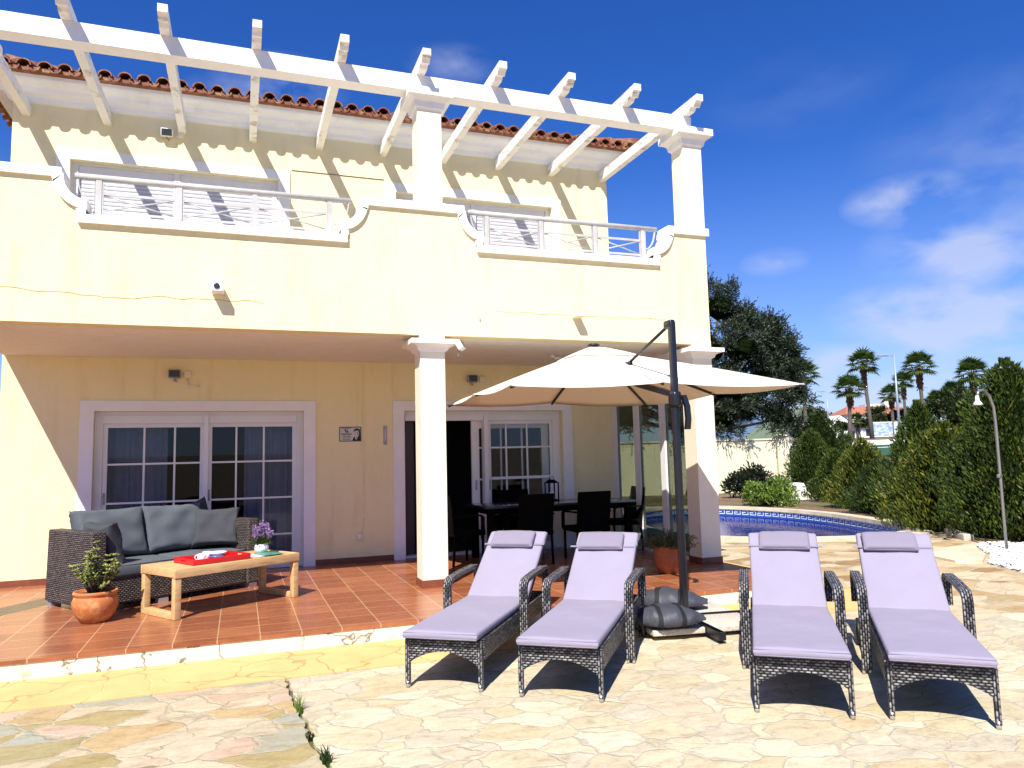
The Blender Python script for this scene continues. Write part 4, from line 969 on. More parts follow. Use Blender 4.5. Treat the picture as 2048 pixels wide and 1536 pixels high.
sandbag((2.66, -5.08, G+.092), R(-18), .60, .42, 'grey sandbag with two black straps on the front slab left of the post', 2.0)
sandbag((3.10, -4.42, G+.092), R(-36), .66, .44, 'grey sandbag with two black straps lying behind the parasol post', 7.0)
# ================================================================== SOFA
SW, SD, SH = 1.88, .99, .79
sofa = empty('rattan_sofa', (-2.196, -2.472, 0), .582, 'brown grey rattan sofa with slate cushions in front of the left patio door', 'sofa')
def taperbox(x0, x1, y0, y1, z0, z1, fl, m, name):
    mb = MB(); a = fl
    vs = [(x0-a, y0-a, z0), (x1+a, y0-a, z0), (x1+a, y1+a, z0), (x0-a, y1+a, z0), (x0, y0, z1), (x1, y0, z1), (x1, y1, z1), (x0, y1, z1)]
    mb.add(vs, [(3, 2, 1, 0), (4, 5, 6, 7), (0, 1, 5, 4), (1, 2, 6, 5), (2, 3, 7, 6), (3, 0, 4, 7)])
    o = mb.build(name, m, sofa); bm = bmesh.new(); bm.from_mesh(o.data); bmesh.ops.bevel(bm, geom=bm.edges[:], offset=.015, segments=2, profile=.5, affect='EDGES'); bm.to_mesh(o.data); bm.free(); return o
taperbox(0, .14, .0, SD, .055, SH, .012, M['wicks'], 'arm'); taperbox(SW-.14, SW, .0, SD, .055, SH-.0, .012, M['wicks'], 'arm')
taperbox(.145, SW-.145, SD-.14, SD, .06, SH-.02, .0, M['wicks'], 'back'); taperbox(.145, SW-.145, .02, SD-.145, .06, .32, .0, M['wicks'], 'seat_frame')
for (x, y) in ((.06, .06), (.06, SD-.06), (SW-.06, .06), (SW-.06, SD-.06), (.75, .06)): MB().box(x-.05, x+.05, y-.04, y+.04, 0, .05).build('foot', M['tip'], sofa)
for i in range(2):
    w_ = (SW-.30)/2; mb = MB(); fabric_box(mb, w_-.008, SD-.24, .13, .035, T(.15+w_*(i+.5), .0, .315), seed=i*4.1, wr=.008); so = weld(mb.build('seat_cushion', M['cushion'], sofa))
    xa = .15+w_*i+.01; xb = xa+w_-.03
    MB().tube([(xa, .008, .436), (xb, .008, .436)], .005, 6).build('piping', M['cushiond'], so)
Mc = [T(.50, .715, .70) @ RX(R(72)), T(1.20, .715, .70) @ RX(R(72))]
for i, Mq in enumerate(Mc):
    mb = MB(); cushion_mesh(mb, .77, .58, .30, Mq, seed=i*3.3+1, wr=.034, pinch=.12); weld(mb.build('back_cushion', M['cushion'], sofa))
def world_cush(name, mloc, w_, d_, t_, seed, m, label, cat, group=None):
    mb = MB(); cushion_mesh(mb, w_, d_, t_, Matrix.Identity(4), seed=seed, wr=.028, pinch=.16); o = weld(mb.build(name, m)); o.matrix_world = sofa_m @ mloc; return tag(o, label, cat, group)
sofa_m = T(-2.196, -2.472, 0) @ RZ(.582)
gq = 'charcoal scatter cushions on the sofa'
world_cush('scatter_cushion', T(.225, .24, .655) @ RZ(R(10)) @ RY(R(76)), .46, .44, .17, 1.1, M['cushiond'], 'charcoal scatter cushion leaning on the left sofa arm', 'cushion', gq)
world_cush('scatter_cushion', T(1.60, .44, .69) @ RZ(R(-36)) @ RX(R(66)), .54, .48, .17, 5.1, M['cushiond'], 'charcoal scatter cushion leaning in the right corner of the sofa', 'cushion', gq)
world_cush('scatter_cushion', T(1.50, .76, .80) @ RZ(R(-6)) @ RX(R(80)) @ RZ(R(14)), .42, .42, .14, 8.1, M['cushiond'], 'charcoal scatter cushion peeping up behind the right back cushion', 'cushion', gq)
# ================================================================== TABLE AND WHAT STANDS ON IT
TL, TW, TH = 1.375, .66, .46
tb = empty('wooden_table', (-1.402, -3.119, 0), .556, 'low weathered teak bench table with loop legs in front of the sofa', 'table')
for i in range(5):
    w_ = (TW-.0)/5; mb = MB().rbox(TL/2, w_*(i+.5), TH-.017, TL-.09, w_-.006, .030, .003); mb.build('top_slat', M['teak'], tb)
MB().rbox(TL/2, .012, TH-.038, TL, .028, .085, .004).build('side_rail', M['teak'], tb); MB().rbox(TL/2, TW-.012, TH-.038, TL, .028, .085, .004).build('side_rail', M['teak'], tb)
for x in (.022, TL-.022):
    MB().rbox(x, TW/2, TH-.034, .044, TW-.056, .080, .004).build('end_rail', M['teak'], tb)
for x in (.038, TL-.038):
    for y in (.036, TW-.036): MB().rbox(x, y, (TH-.078)/2, .064, .062, TH-.080, .005).build('leg', M['teak'], tb)
    MB().rbox(x, TW/2, .030, .070, TW-.142, .058, .004).build('foot_bar', M['teak'], tb)
tbl_m = T(-1.402, -3.119, 0) @ RZ(.556)
def onto(o, x, y, z, rz=0): o.matrix_world = tbl_m @ T(x, y, z) @ RZ(rz); return o
tray = empty('serving_tray'); onto(tray, .555, .31, TH+.001, R(-3)); tag(tray, 'red lacquered serving tray on the teak table', 'tray')
MB().box(-.30, .30, -.21, .21, 0, .008).build('tray_base', M['red'], tray)
for s in (-1, 1):
    MB().rbox(0, s*.205, .028, .60, .012, .052, .003).build('tray_side', M['red'], tray)
    mb = MB(); x = s*.295
    mb.box(x-.006, x+.006, -.199, -.05, .004, .056); mb.box(x-.006, x+.006, .05, .199, .004, .056); mb.box(x-.006, x+.006, -.05, .05, .004, .022); mb.box(x-.006, x+.006, -.05, .05, .042, .056); mb.build('tray_end', M['red'], tray)
def cup(mb, r, h): return mb.lathe([(.0, .0), (r*.62, 0), (r*.70, .006), (r*.95, h*.5), (r, h), (r*.94, h), (r*.88, h*.5), (r*.6, .01), (0, .01)], 24)
def saucered(lx, ly, label):
    t = empty('teacup'); onto(t, lx, ly, TH+.010); tag(t, label, 'cup')
    MB().lathe([(0, 0), (.04, 0), (.075, .012), (.073, .015), (.035, .006), (0, .006)], 28).build('saucer', M['china'], t)
    mb = MB(); cup(mb, .042, .070); b_ = mb.build('cup', M['china'], t); b_.location = (0, 0, .008)
    MB().tube([(-.040+.0, 0, .066), (-.062, 0, .062), (-.070, 0, .045), (-.060, 0, .028), (-.040, 0, .024)], .005, 8).build('handle', M['china'], t).location = (0, 0, .006)
    return t
saucered(.40, .25, 'white teacup with handle on its saucer at the left of the red tray')
t = empty('teacup'); onto(t, .56, .43, TH+.010); tag(t, 'white teacup standing half hidden behind the blue bowls', 'cup')
mb = MB(); cup(mb, .045, .072); mb.build('cup', M['china'], t); MB().tube([(-.042, 0, .06), (-.064, 0, .055), (-.060, 0, .028), (-.040, 0, .024)], .005, 8).build('handle', M['china'], t)
for i, (r, z, mm, lb) in enumerate(((.085, 0, 'bluechina', 'blue and white bowl, lower of the stacked pair on the red tray'), (.092, .034, 'china', 'white saucer dish, upper of the stacked pair on the red tray'))):
    o = MB().lathe([(0, 0), (r*.5, 0), (r*.62, .008), (r*.96, .030), (r, .040), (r*.95, .040), (r*.55, .012), (0, .010)], 30).build('bowl', M[mm]); onto(o, .60, .30, TH+.010+z); tag(o, lb, 'bowl')
mags = [(1.02, .24, R(12), (.75, .78, .74), 'pale magazine lying flat beside the red tray'), (1.13, .20, R(-10), (.10, .32, .22), 'green covered magazine on top of the pale one by the vase')]
for i, (x, y, a, c_, lb) in enumerate(mags):
    mm = mat('magazine_cover', c_, tuple(q*.5 for q in c_), .35, 12, 0); t = MB().rbox(0, 0, .004, .21, .28, .008, .0015).build('magazine', mm)
    onto(t, x, y, TH+.001+.009*i, a); tag(t, lb, 'magazine')
vase = empty('flower_pot'); onto(vase, 1.15, .36, TH+.001); tag(vase, 'small white round pot of lavender on the right end of the teak table', 'flower pot')
MB().lathe([(0, 0), (.034, 0), (.04, .006), (.072, .04), (.078, .065), (.066, .095), (.060, .104), (.056, .102), (.062, .09), (.05, .08), (0, .08)], 28).build('pot', M['china'], vase)
def leafquad(mb, p, d, n_, l, w_, fold=0):
    d = Vector(d).normalized(); s = d.cross(Vector(n_))
    if s.length < 1e-4: s = d.cross(Vector((1, 0, 0)))
    s = s.normalized()*w_/2; p = Vector(p); o = len(mb.v)
    mb.v += [tuple(p), tuple(p+d*l*.5+s), tuple(p+d*l), tuple(p+d*l*.5-s)]; mb.f.append((o, o+1, o+2, o+3))
def rv(r=rnd):
    while True:
        v = Vector((r.uniform(-1, 1), r.uniform(-1, 1), r.uniform(-1, 1)))
        if .05 < v.length < 1: return v.normalized()
lf = MB(); fl_ = MB()
for i in range(430):
    d = rv(); d.z = abs(d.z)*.7+.1; r_ = rnd.uniform(.02, .095); p = Vector((d.x*r_*1.15, d.y*r_*1.15, .095+d.z*r_)); leafquad(lf, p, (d+rv()*.6), rv(), .035, .012)
for i in range(26):
    a = rnd.uniform(0, 6.28); r_ = rnd.uniform(.0, .11); hx, hy = math.cos(a)*r_, math.sin(a)*r_; h = .25+rnd.uniform(-.04, .075)-r_*.5
    lf.tube([(hx*.3, hy*.3, .09), (hx, hy, h)], .0016, 4)
    for q in range(44):
        z = h+rnd.uniform(-.035, .035); dd = rv(); leafquad(fl_, (hx+dd.x*.008, hy+dd.y*.008, z), dd, rv(), .020, .013)
lf.build('foliage', M['thuja'], vase); fl_.build('blossom', M['lav'], vase)
# ================================================================== POTTED PLANTS
pt = empty('potted_plant', (-2.10, -2.80, 0), 0, 'jade plant in a round weathered terracotta pot at the left end of the sofa', 'potted plant')
MB().lathe([(0, 0), (.105, 0), (.12, .01), (.165, .07), (.192, .14), (.196, .19), (.180, .235), (.172, .245), (.186, .255), (.190, .275), (.182, .287), (.166, .285), (.160, .255), (0, .25)], 44).build('pot', M['pot'], pt)
MB().lathe([(0, .262), (.08, .264), (.162, .258)], 24).build('soil', M['soil'], pt)
st = MB(); jd = MB()
for i in range(40):
    a = rnd.uniform(0, 6.28); lean = rnd.uniform(.1, 1.0); h = rnd.uniform(.12, .40)*(1.25-.55*lean); r_ = .03+.25*lean
    ex_, ey_ = math.cos(a)*r_, math.sin(a)*r_; st.tube([(ex_*.25, ey_*.25, .255), (ex_*.6, ey_*.6, .26+h*.6), (ex_, ey_, .26+h)], [.009, .006, .004], 6)
    for lvl in (1, .86, .70, .52):
        cx_, cy_, cz_ = ex_*lvl, ey_*lvl, .26+h*lvl
        for q in range(9):
            b_ = q*2*math.pi/9*2.4+rnd.random(); d = Vector((math.cos(b_), math.sin(b_), rnd.uniform(.25, 1.1))); d.normalize(); l = rnd.uniform(.030, .048)
            s = d.cross(Vector((0, 0, 1))).normalized(); nrm = s.cross(d).normalized(); p = Vector((cx_, cy_, cz_)); o = len(jd.v)
            jd.v += [tuple(p), tuple(p+d*l*.45+s*l*.30), tuple(p+d*l*.9+s*l*.2), tuple(p+d*l), tuple(p+d*l*.9-s*l*.2), tuple(p+d*l*.45-s*l*.30), tuple(p+d*l*.55+nrm*l*.16), tuple(p+d*l*.55-nrm*l*.08)]
            for e in range(6): jd.f += [(o+e, o+(e+1) % 6, o+6), (o+(e+1) % 6, o+e, o+7)]
st.build('stems', M['bark'], pt); jd.sm = set(range(len(jd.f))); jd.build('foliage', M['jade'], pt)
pt = empty('potted_plant', (4.03, -2.88, 0), 0, 'bushy herb in a plain terracotta pot behind the parasol post', 'potted plant')
MB().lathe([(0, 0), (.12, 0), (.135, .01), (.175, .10), (.188, .18), (.182, .27), (.178, .285), (.192, .295), (.192, .325), (.176, .325), (.165, .28), (0, .28)], 40).build('pot', M['pot2'], pt)
MB().lathe([(0, .300), (.168, .29)], 24).build('soil', M['soil'], pt)
hb = MB(); st = MB()
for i in range(150):
    d = rv(); d.z = abs(d.z)*.8+.12; d.normalize(); L_ = rnd.uniform(.14, .30); p0 = Vector((d.x*.08, d.y*.08, .29)); p1 = p0+Vector((d.x*L_, d.y*L_, d.z*L_*.95))
    st.tube([tuple(p0), tuple(p1)], .0022, 4)
    for q in range(26):
        t_ = rnd.uniform(.3, 1.02); leafquad(hb, p0.lerp(p1, t_), rv()+d*.8, rv(), rnd.uniform(.018, .034), .011)
st.build('stems', M['bark'], pt); hb.build('foliage', M['herb'], pt)
# ================================================================== DINING SET
dt = empty('dining_table', (3.42, -.72, 0), 0, 'long black dining table in the shade behind the loungers', 'table')
MB().rbox(0, 0, .755, 2.30, .90, .035, .006).build('table_top', mat('dark_table_glass', (.03, .035, .05), None, .15, 3, 0), dt); MB().box(-1.08, 1.08, -.38, .38, .66, .737).build('apron', M['wickb'], dt)
for x in (-1.05, 1.05):
    for y in (-.37, .37): MB().box(x-.045, x+.045, y-.045, y+.045, 0, .737).build('leg', M['wickb'], dt)
def make_chair():
    t = empty('dining_chair')
    MB().rbox(0, 0, .42, .52, .48, .07, .015).build('seat', M['wickb'], t)
    MB().rbox(0, 0, .0, .50, .030, .52, .012, T(0, .265, .68) @ RX(R(-9))).build('backrest', M['wickb'], t)
    for x in (-.235, .235):
        MB().tube([(x, -.20, 0), (x, -.205, .40)], .019, 8).build('leg', M['blackm'], t); MB().tube([(x, .25, 0), (x, .215, .40)], .019, 8).build('leg', M['blackm'], t)
        MB().band([(x*1.1, -.205, .42), (x*1.1, -.20, .63), (x*1.1, -.16, .655), (x*1.1, .24, .66)], (1, 0, 0), .045, .022, uvs=False).build('armrest', M['blackm'], t)
    return t
ch0 = make_chair()
CH = [((2.86, -1.26), math.pi, 'black dining chair on the near long side of the table, nearer the middle column'), ((3.72, -1.24), math.pi, 'black dining chair on the near long side of the table, nearer the parasol post'),
      ((4.60, -.62), -math.pi/2-.1, 'black dining chair at the glass screen end of the table'), ((2.02, -.85), math.pi/2+.2, 'black dining chair at the column end of the table'),
      ((3.10, -.33), .05, 'black dining chair tucked in behind the table before the open door')]
for i, (p, a, lb) in enumerate(CH):
    o = ch0 if i == 0 else copy_tree(ch0); o.location = (*p, 0); o.rotation_euler = (0, 0, a); tag(o, lb, 'chair', 'black dining chairs round the table')
ln = empty('lantern', (3.52, -.52, .7735), 0, 'black metal lantern with a white candle on the dining table', 'lantern')
MB().box(-.085, .085, -.085, .085, 0, .02).build('lantern_base', M['blackm'], ln)
mb = MB()
for x in (-.075, .075):
    for y in (-.075, .075): mb.box(x-.008, x+.008, y-.008, y+.008, .02, .26)
mb.build('frame', M['blackm'], ln)
mb = MB(); mb.add([(-.09, -.09, .26), (.09, -.09, .26), (.09, .09, .26), (-.09, .09, .26), (-.03, -.03, .31), (.03, -.03, .31), (.03, .03, .31), (-.03, .03, .31)], [(3, 2, 1, 0), (4, 5, 6, 7), (0, 1, 5, 4), (1, 2, 6, 5), (2, 3, 7, 6), (3, 0, 4, 7)]); mb.build('lantern_roof', M['blackm'], ln)
MB().tube([(.035*math.cos(q*math.pi/8), 0, .31+.05*math.sin(q*math.pi/8)) for q in range(9)], .004, 6).build('handle', M['blackm'], ln)
MB().lathe([(0, .02), (.035, .02), (.035, .13), (0, .13)], 20).build('candle', M['china'], ln)
# ================================================================== THINGS FIXED TO THE HOUSE
def floodlight(loc, rz, tilt, lb, jx=.16, arm=True, mm='dark'):
    t = empty('floodlight', loc, rz, lb, 'floodlight'); Mq = RX(tilt)
    MB().rbox(0, -.07, 0, .15, .07, .11, .01, Mq).build('box_body', M['pvc'] if mm == 'w' else M['steel'], t); MB().box(-.065, .065, -.108, -.1055, -.045, .045, Mq).build('lens', M['farwin'], t)
    MB().tube([(0, -.04, 0), (0, -.04, -.09), (.02, -.004, -.09)], .010, 8).build('bracket', M['steel'], t)
    if jx: MB().rbox(jx, -.022, 0, .09, .044, .09, .008).build('junction_box', M['creamhi'], t)
    return t
floodlight((-1.675, 0, 2.64), 0, 0, 'grey floodlight on the wall above the left patio door')
floodlight((2.46, 0, 2.63), 0, 0, 'grey floodlight on the wall above the right patio door', .17)
floodlight((-1.83, -.0, 5.97), 0, R(12), 'white framed floodlight high on the wall under the eaves', .17, mm='w')
o = floodlight((1.49, YF-.05, 2.70), R(60), R(-30), 'white floodlight angled on the middle column capital', 0, mm='w')
MB().tube([(-1.515, -.018, 2.60), (-1.515, -.018, 2.50), (-1.36, -.018, 2.49)], .012, 8).build('conduit', M['creamhi'], None)
c_ = bpy.data.objects['conduit']; tag(c_, 'painted conduit elbow under the junction box above the left patio door', 'conduit')
sc_ = empty('security_camera', (-1.08, YF, 3.25), 0, 'white boxy camera with a dark round lens on the balcony front', 'security camera')
MB().rbox(0, -.085, 0, .125, .165, .075, .012).build('camera_housing', M['white'], sc_)
MB().lathe([(0, 0), (.030, 0), (.030, .012), (.022, .016), (0, .010)], 20, T(-.01, -.165, .02) @ RX(math.pi/2)).build('lens', M['farwin'], sc_)
wb = empty('wall_shelf', (3.07, YF, 3.15), 0, 'cream box shelf projecting from the right half of the balcony front', 'wall shelf')  # small projecting shelf on the parapet, gives no light
MB().rbox(0, -.08, 0, .11, .16, .05, .010).build('box_body', M['creamhi'], wb); MB().rbox(0, -.02, .04, .07, .04, .05, .008).build('wall_plate', M['creamhi'], wb)
hk = MB().tube([(0, 0, .02), (0, -.03, .02), (0, -.035, -.01), (0, -.015, -.02)], .006, 8).build('wall_hook', M['creamhi']); hk.location = (1.80, YF, 3.09); tag(hk, 'small cream hook on the balcony front above the middle column', 'hook')
sl_ = empty('ceiling_lamp', (3.30, -1.22, 2.853), 0, 'small white bracket lamp on the veranda ceiling', 'ceiling lamp')
MB().lathe([(0, 0), (.04, 0), (.045, -.02), (.02, -.04), (0, -.04)], 16).build('ceiling_rose', M['pvc'], sl_); MB().tube([(0, 0, -.03), (.02, -.05, -.05), (.10, -.06, -.04)], .02, 8).build('lamp_head', M['pvc'], sl_)
jb = empty('cable_socket', (.765, 0, .36), 0, 'cream cable box low on the wall with a loose lead above it', 'socket')
MB().rbox(0, -.02, 0, .085, .04, .09, .008).build('box', M['creamhi'], jb); MB().tube([(.03, -.012, .045), (.045, -.02, .16), (.057, -.012, .26)], .004, 6).build('lead', M['creamhi'], jb)
th = empty('thermometer', (1.135, -.002, 1.79), 0, 'slim pale wall thermometer left of the right patio door', 'thermometer')
MB().rbox(0, -.008, 0, .052, .012, .275, .005).build('plate', mat('thermometer_plate', (.42, .42, .46), (.30, .30, .34), .4, 12, 0), th)
MB().tube([(0, -.016, -.09), (0, -.016, .09)], .004, 6).build('tube', M['china'], th); MB().lathe([(0, -.008), (.008, 0), (0, .008)], 10, T(0, -.016, -.10)).build('bulb', M['red'], th)
# alarm sign
sg = empty('alarm_sign', (.635, -.002, 1.815), 0, 'black and white security company sign with a guard on the wall between the patio doors', 'sign')
blk = mat('sign_black', (.01, .01, .015), None, .5, 5, 0); wht = mat('sign_white', (.62, .60, .52), (.56, .54, .47), .5, 5, 0)
SWd, SHt = .315, .215
MB().box(-SWd/2, SWd/2, -.006, 0, -SHt/2, SHt/2).build('plate', wht, sg)
mb = MB(); b_ = .010; y0_, y1_ = -.009, -.0065; mb.box(-SWd/2+.004, SWd/2-.004, y0_, y1_, SHt/2-.004-b_, SHt/2-.004); mb.box(-SWd/2+.004, SWd/2-.004, y0_, y1_, -SHt/2+.004, -SHt/2+.004+b_)
mb.box(-SWd/2+.004, -SWd/2+.004+b_, y0_, y1_, -SHt/2+.014, SHt/2-.014); mb.box(SWd/2-.004-b_, SWd/2-.004, y0_, y1_, -SHt/2+.014, SHt/2-.014); mb.build('border', blk, sg)
def text(body, size, x, z, m, par_, y=-.0085, ex=.0008, align='CENTER', bold=.0):
    cu = bpy.data.curves.new('lettering', 'FONT'); cu.body = body; cu.size = size; cu.extrude = ex; cu.align_x = align; cu.offset = bold
    ob = bpy.data.objects.new('lettering_tmp', cu); col.objects.link(ob); dg = bpy.context.evaluated_depsgraph_get(); me = bpy.data.meshes.new_from_object(ob.evaluated_get(dg)); bpy.data.objects.remove(ob)
    me.materials.clear(); me.materials.append(m); o = bpy.data.objects.new('lettering', me); col.objects.link(o); o.parent = par_; o.location = (x, y, z); o.rotation_euler = (math.pi/2, 0, 0); return o
text('CENTRAL RECEPTORA', .0125, -.055, .078, blk, sg, bold=.0003); text('VIGILANT', .034, -.052, -.012, blk, sg, bold=.001); text('Conectada', .026, -.052, -.045, blk, sg, bold=.0008); text('902 180 021', .022, -.052, -.080, blk, sg, bold=.0005)
mb = MB(); cx_, cz_ = -.055, .045
for dx in (0, .018): mb.prism([(cx_-.032+dx, cz_+.022), (cx_-.008+dx, cz_+.022), (cx_+.016+dx, cz_-.022), (cx_-.006+dx, cz_-.022)], -.0089-(.0002 if dx else 0), -.0066, 'y')
mb.build('emblem', blk, sg); MB().prism([(cx_-.010, cz_+.012), (cx_+.006, cz_+.012), (cx_+.014, cz_-.006), (cx_, cz_-.008)], -.0096, -.0092, 'y').build('emblem', wht, sg)
def sp(pts, name, m, dy): MB().prism([(x, z) for x, z in pts], -.0085-dy, -.0066, 'y').build(name, m, sg)
sp([(.046, .040), (.052, .060), (.075, .078), (.105, .080), (.136, .066), (.140, .050), (.120, .046), (.092, .050), (.070, .046), (.040, .030)], 'guard_cap', blk, .0)
sp([(.058, .044), (.092, .049), (.118, .044), (.122, .000), (.112, -.030), (.084, -.034), (.068, -.022), (.066, -.006), (.058, -.004), (.062, .008), (.054, .012), (.060, .026)], 'guard_face', wht, .0006)
sp([(.118, .046), (.138, .050), (.142, -.020), (.120, -.030), (.112, -.030), (.122, .0)], 'guard_hair', blk, .0003)
sp([(.030, -.092), (.044, -.050), (.062, -.036), (.072, -.075), (.096, -.040), (.116, -.034), (.142, -.022), (.142, -.092)], 'guard_coat', blk, .0002)
sp([(.066, .020), (.080, .022), (.080, .017), (.067, .015)], 'guard_eye', blk, .0010); sp([(.066, -.012), (.080, -.010), (.080, -.014), (.067, -.016)], 'guard_mouth', blk, .0010)
sp([(.074, -.076), (.096, -.044), (.104, -.050), (.084, -.084)], 'guard_lapel', wht, .0012); sp([(.100, .030), (.104, .040), (.108, .010), (.100, -.020), (.098, .0)], 'guard_cheek', blk, .0011)
# ================================================================== GARDEN
def spray_cloud(mb, centre, radii, n, size, wd, r=rnd, up=.3, shell=.55):
    for _ in range(n):
        d = rv(r); q = shell+(1-shell)*r.random()**.5
        p = Vector((centre[0]+d.x*radii[0]*q, centre[1]+d.y*radii[1]*q, centre[2]+d.z*radii[2]*q))
        leafquad(mb, p, (d*.8+rv(r)*.7+Vector((0, 0, up))), rv(r), size*r.uniform(.6, 1.3), wd*r.uniform(.7, 1.2))
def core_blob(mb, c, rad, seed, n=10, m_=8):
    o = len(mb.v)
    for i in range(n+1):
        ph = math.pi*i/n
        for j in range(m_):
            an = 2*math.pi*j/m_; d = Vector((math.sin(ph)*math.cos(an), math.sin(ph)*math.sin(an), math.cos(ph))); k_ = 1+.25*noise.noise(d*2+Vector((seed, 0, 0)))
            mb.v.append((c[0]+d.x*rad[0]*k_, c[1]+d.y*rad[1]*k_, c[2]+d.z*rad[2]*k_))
    for i in range(n):
        for j in range(m_): mb.f.append((o+i*m_+j, o+(i+1)*m_+j, o+(i+1)*m_+(j+1) % m_, o+i*m_+(j+1) % m_))
def cone_shrub(x, y, h, r, n, seed, label, m='thuja', pw=.75, size=.085, tops=1, topmat=None):
    q = random.Random(seed); t = empty('thuja_shrub', (x, y, G-.02), q.uniform(0, 6), label, 'shrub', 'clipped conifers along the garden edge')
    def prof(z, an):
        u = z/h; base = r*min(1, (1-u)**pw*1.12)*(1 if u > .12 else .72+.28*u/.12)
        return max(.03, base*(1+.34*noise.noise(Vector((math.cos(an)*1.7, math.sin(an)*1.7, z*1.6+seed)))+.20*noise.noise(Vector((math.cos(an)*4, math.sin(an)*4, z*4+seed)))))
    c = MB(); NZ, NA_ = 14, 18
    for i in range(NZ+1):
        z = .06+(h-.12)*i/NZ
        for j in range(NA_): an = 2*math.pi*j/NA_; rr = prof(z, an)*.60; c.v.append((rr*math.cos(an), rr*math.sin(an), z))
    for i in range(NZ):
        for j in range(NA_): c.f.append((i*NA_+j, i*NA_+(j+1) % NA_, (i+1)*NA_+(j+1) % NA_, (i+1)*NA_+j))
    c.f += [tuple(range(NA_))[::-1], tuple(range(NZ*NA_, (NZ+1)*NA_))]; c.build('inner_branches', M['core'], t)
    f = MB()
    k = 0; n = int(n*1.55)
    while k < n:
        u = q.random(); z = .04+u*(h-.04)
        if q.random() > (.30+.70*(1-u)**.7): continue
        an = q.uniform(0, 2*math.pi); cl_ = noise.noise(Vector((math.cos(an)*5, math.sin(an)*5, z*5+seed)))
        rr = prof(z, an)*(1.0+.16*cl_)*q.uniform(.70, 1.04); p = Vector((rr*math.cos(an), rr*math.sin(an), z))
        out = Vector((math.cos(an), math.sin(an), 0)); tang = Vector((-math.sin(an), math.cos(an), 0))
        d = out*q.uniform(.2, .9)+Vector((0, 0, q.uniform(.5, 1.2)))+tang*q.uniform(-.5, .5); leafquad(f, p, d, tang*q.uniform(-1, 1)+out*.4, size*q.uniform(.5, 1.5)*(2.4 if q.random() < .02 else 1), size*.34*q.uniform(.7, 1.3)); k += 1
    for _ in range(int(n*.012)):
        d = rv(q); leafquad(f, (d.x*.05, d.y*.05, h-.05+.08*q.random()), (d.x*.4, d.y*.4, 1), rv(q), size*1.6, size*.4)
    f.build('foliage', M[m], t); MB().tube([(0, 0, -.1), (0, 0, .5)], [.07, .05], 8).build('trunk', M['bark'], t)
    return t
cone_shrub(18.3, 10.6, 2.25, 1.05, 5200, 1, 'rounded green conifer beside the boundary wall post', 'thuja', .55)
cone_shrub(16.5, 7.6, 1.52, .85, 3600, 2, 'lowest conifer in the row, between two taller ones', 'thuja', .6)
cone_shrub(15.1, 5.1, 1.78, .98, 5200, 3, 'gold tipped conifer standing in front of the football pitch', 'thujay', .6)
cone_shrub(14.15, 3.55, 1.22, .9, 3800, 4, 'low dark conifer left of the tall pointed one', 'thujad', .55)
cone_shrub(13.68, 1.95, 2.55, 1.05, 7600, 5, 'tall pointed conifer in the middle of the row', 'thuja', .72)
cone_shrub(11.95, -.15, 1.98, 1.15, 7600, 6, 'yellow tipped bushy conifer right of the tall pointed one', 'thujay', .5)
cone_shrub(11.55, -1.75, 2.98, 1.15, 10500, 7, 'tallest dark conifer behind the outdoor shower', 'thuja', .55, .08)
cone_shrub(11.6, -3.2, 2.75, 1.15, 9000, 8, 'broad golden conifer at the right edge behind the shower', 'thujay', .45, .08)
cone_shrub(12.9, -2.6, 3.1, 1.1, 6000, 10, 'dark conifer in the second row behind the shower', 'thujad', .5, .09)
cone_shrub(20.6, 12.6, 2.9, 1.4, 5200, 9, 'dark green conifer behind the boundary wall post', 'thujad', .5, .11)
def bush(name, x, y, z0, rx, ry, h, n, size, wd, m, label, seed):
    q = random.Random(seed); t = empty(name, (x, y, z0), 0, label, 'shrub'); f = MB(); st = MB(); c = MB(); core_blob(c, (0, 0, h*.45), (rx*.5, ry*.5, h*.36), seed)
    for i in range(26):
        d = rv(q); d.z = abs(d.z); k_ = q.uniform(.55, .95); cc = (d.x*rx*k_, d.y*ry*k_, h*.15+d.z*h*.78*k_); rr = q.uniform(.16, .28)*min(rx, h)*1.1
        st.tube([(0, 0, 0), (cc[0]*.5, cc[1]*.5, cc[2]*.6), cc], [.018, .012, .006], 5); spray_cloud(f, cc, (rr*1.2, rr*1.2, rr), n//26, size, wd, q, .4, .3)
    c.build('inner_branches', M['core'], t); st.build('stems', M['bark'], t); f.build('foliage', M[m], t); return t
bush('garden_shrub', 15.9, 10.8, G-.02, .95, .8, 1.25, 2600, .17, .055, 'shrubd', 'almost black leafy shrub in front of the boundary wall', 21)
bush('garden_shrub', 13.7, 7.35, G-.02, .95, .8, .88, 4600, .10, .045, 'shrubl', 'bright green leafy shrub at the far pool edge', 22)
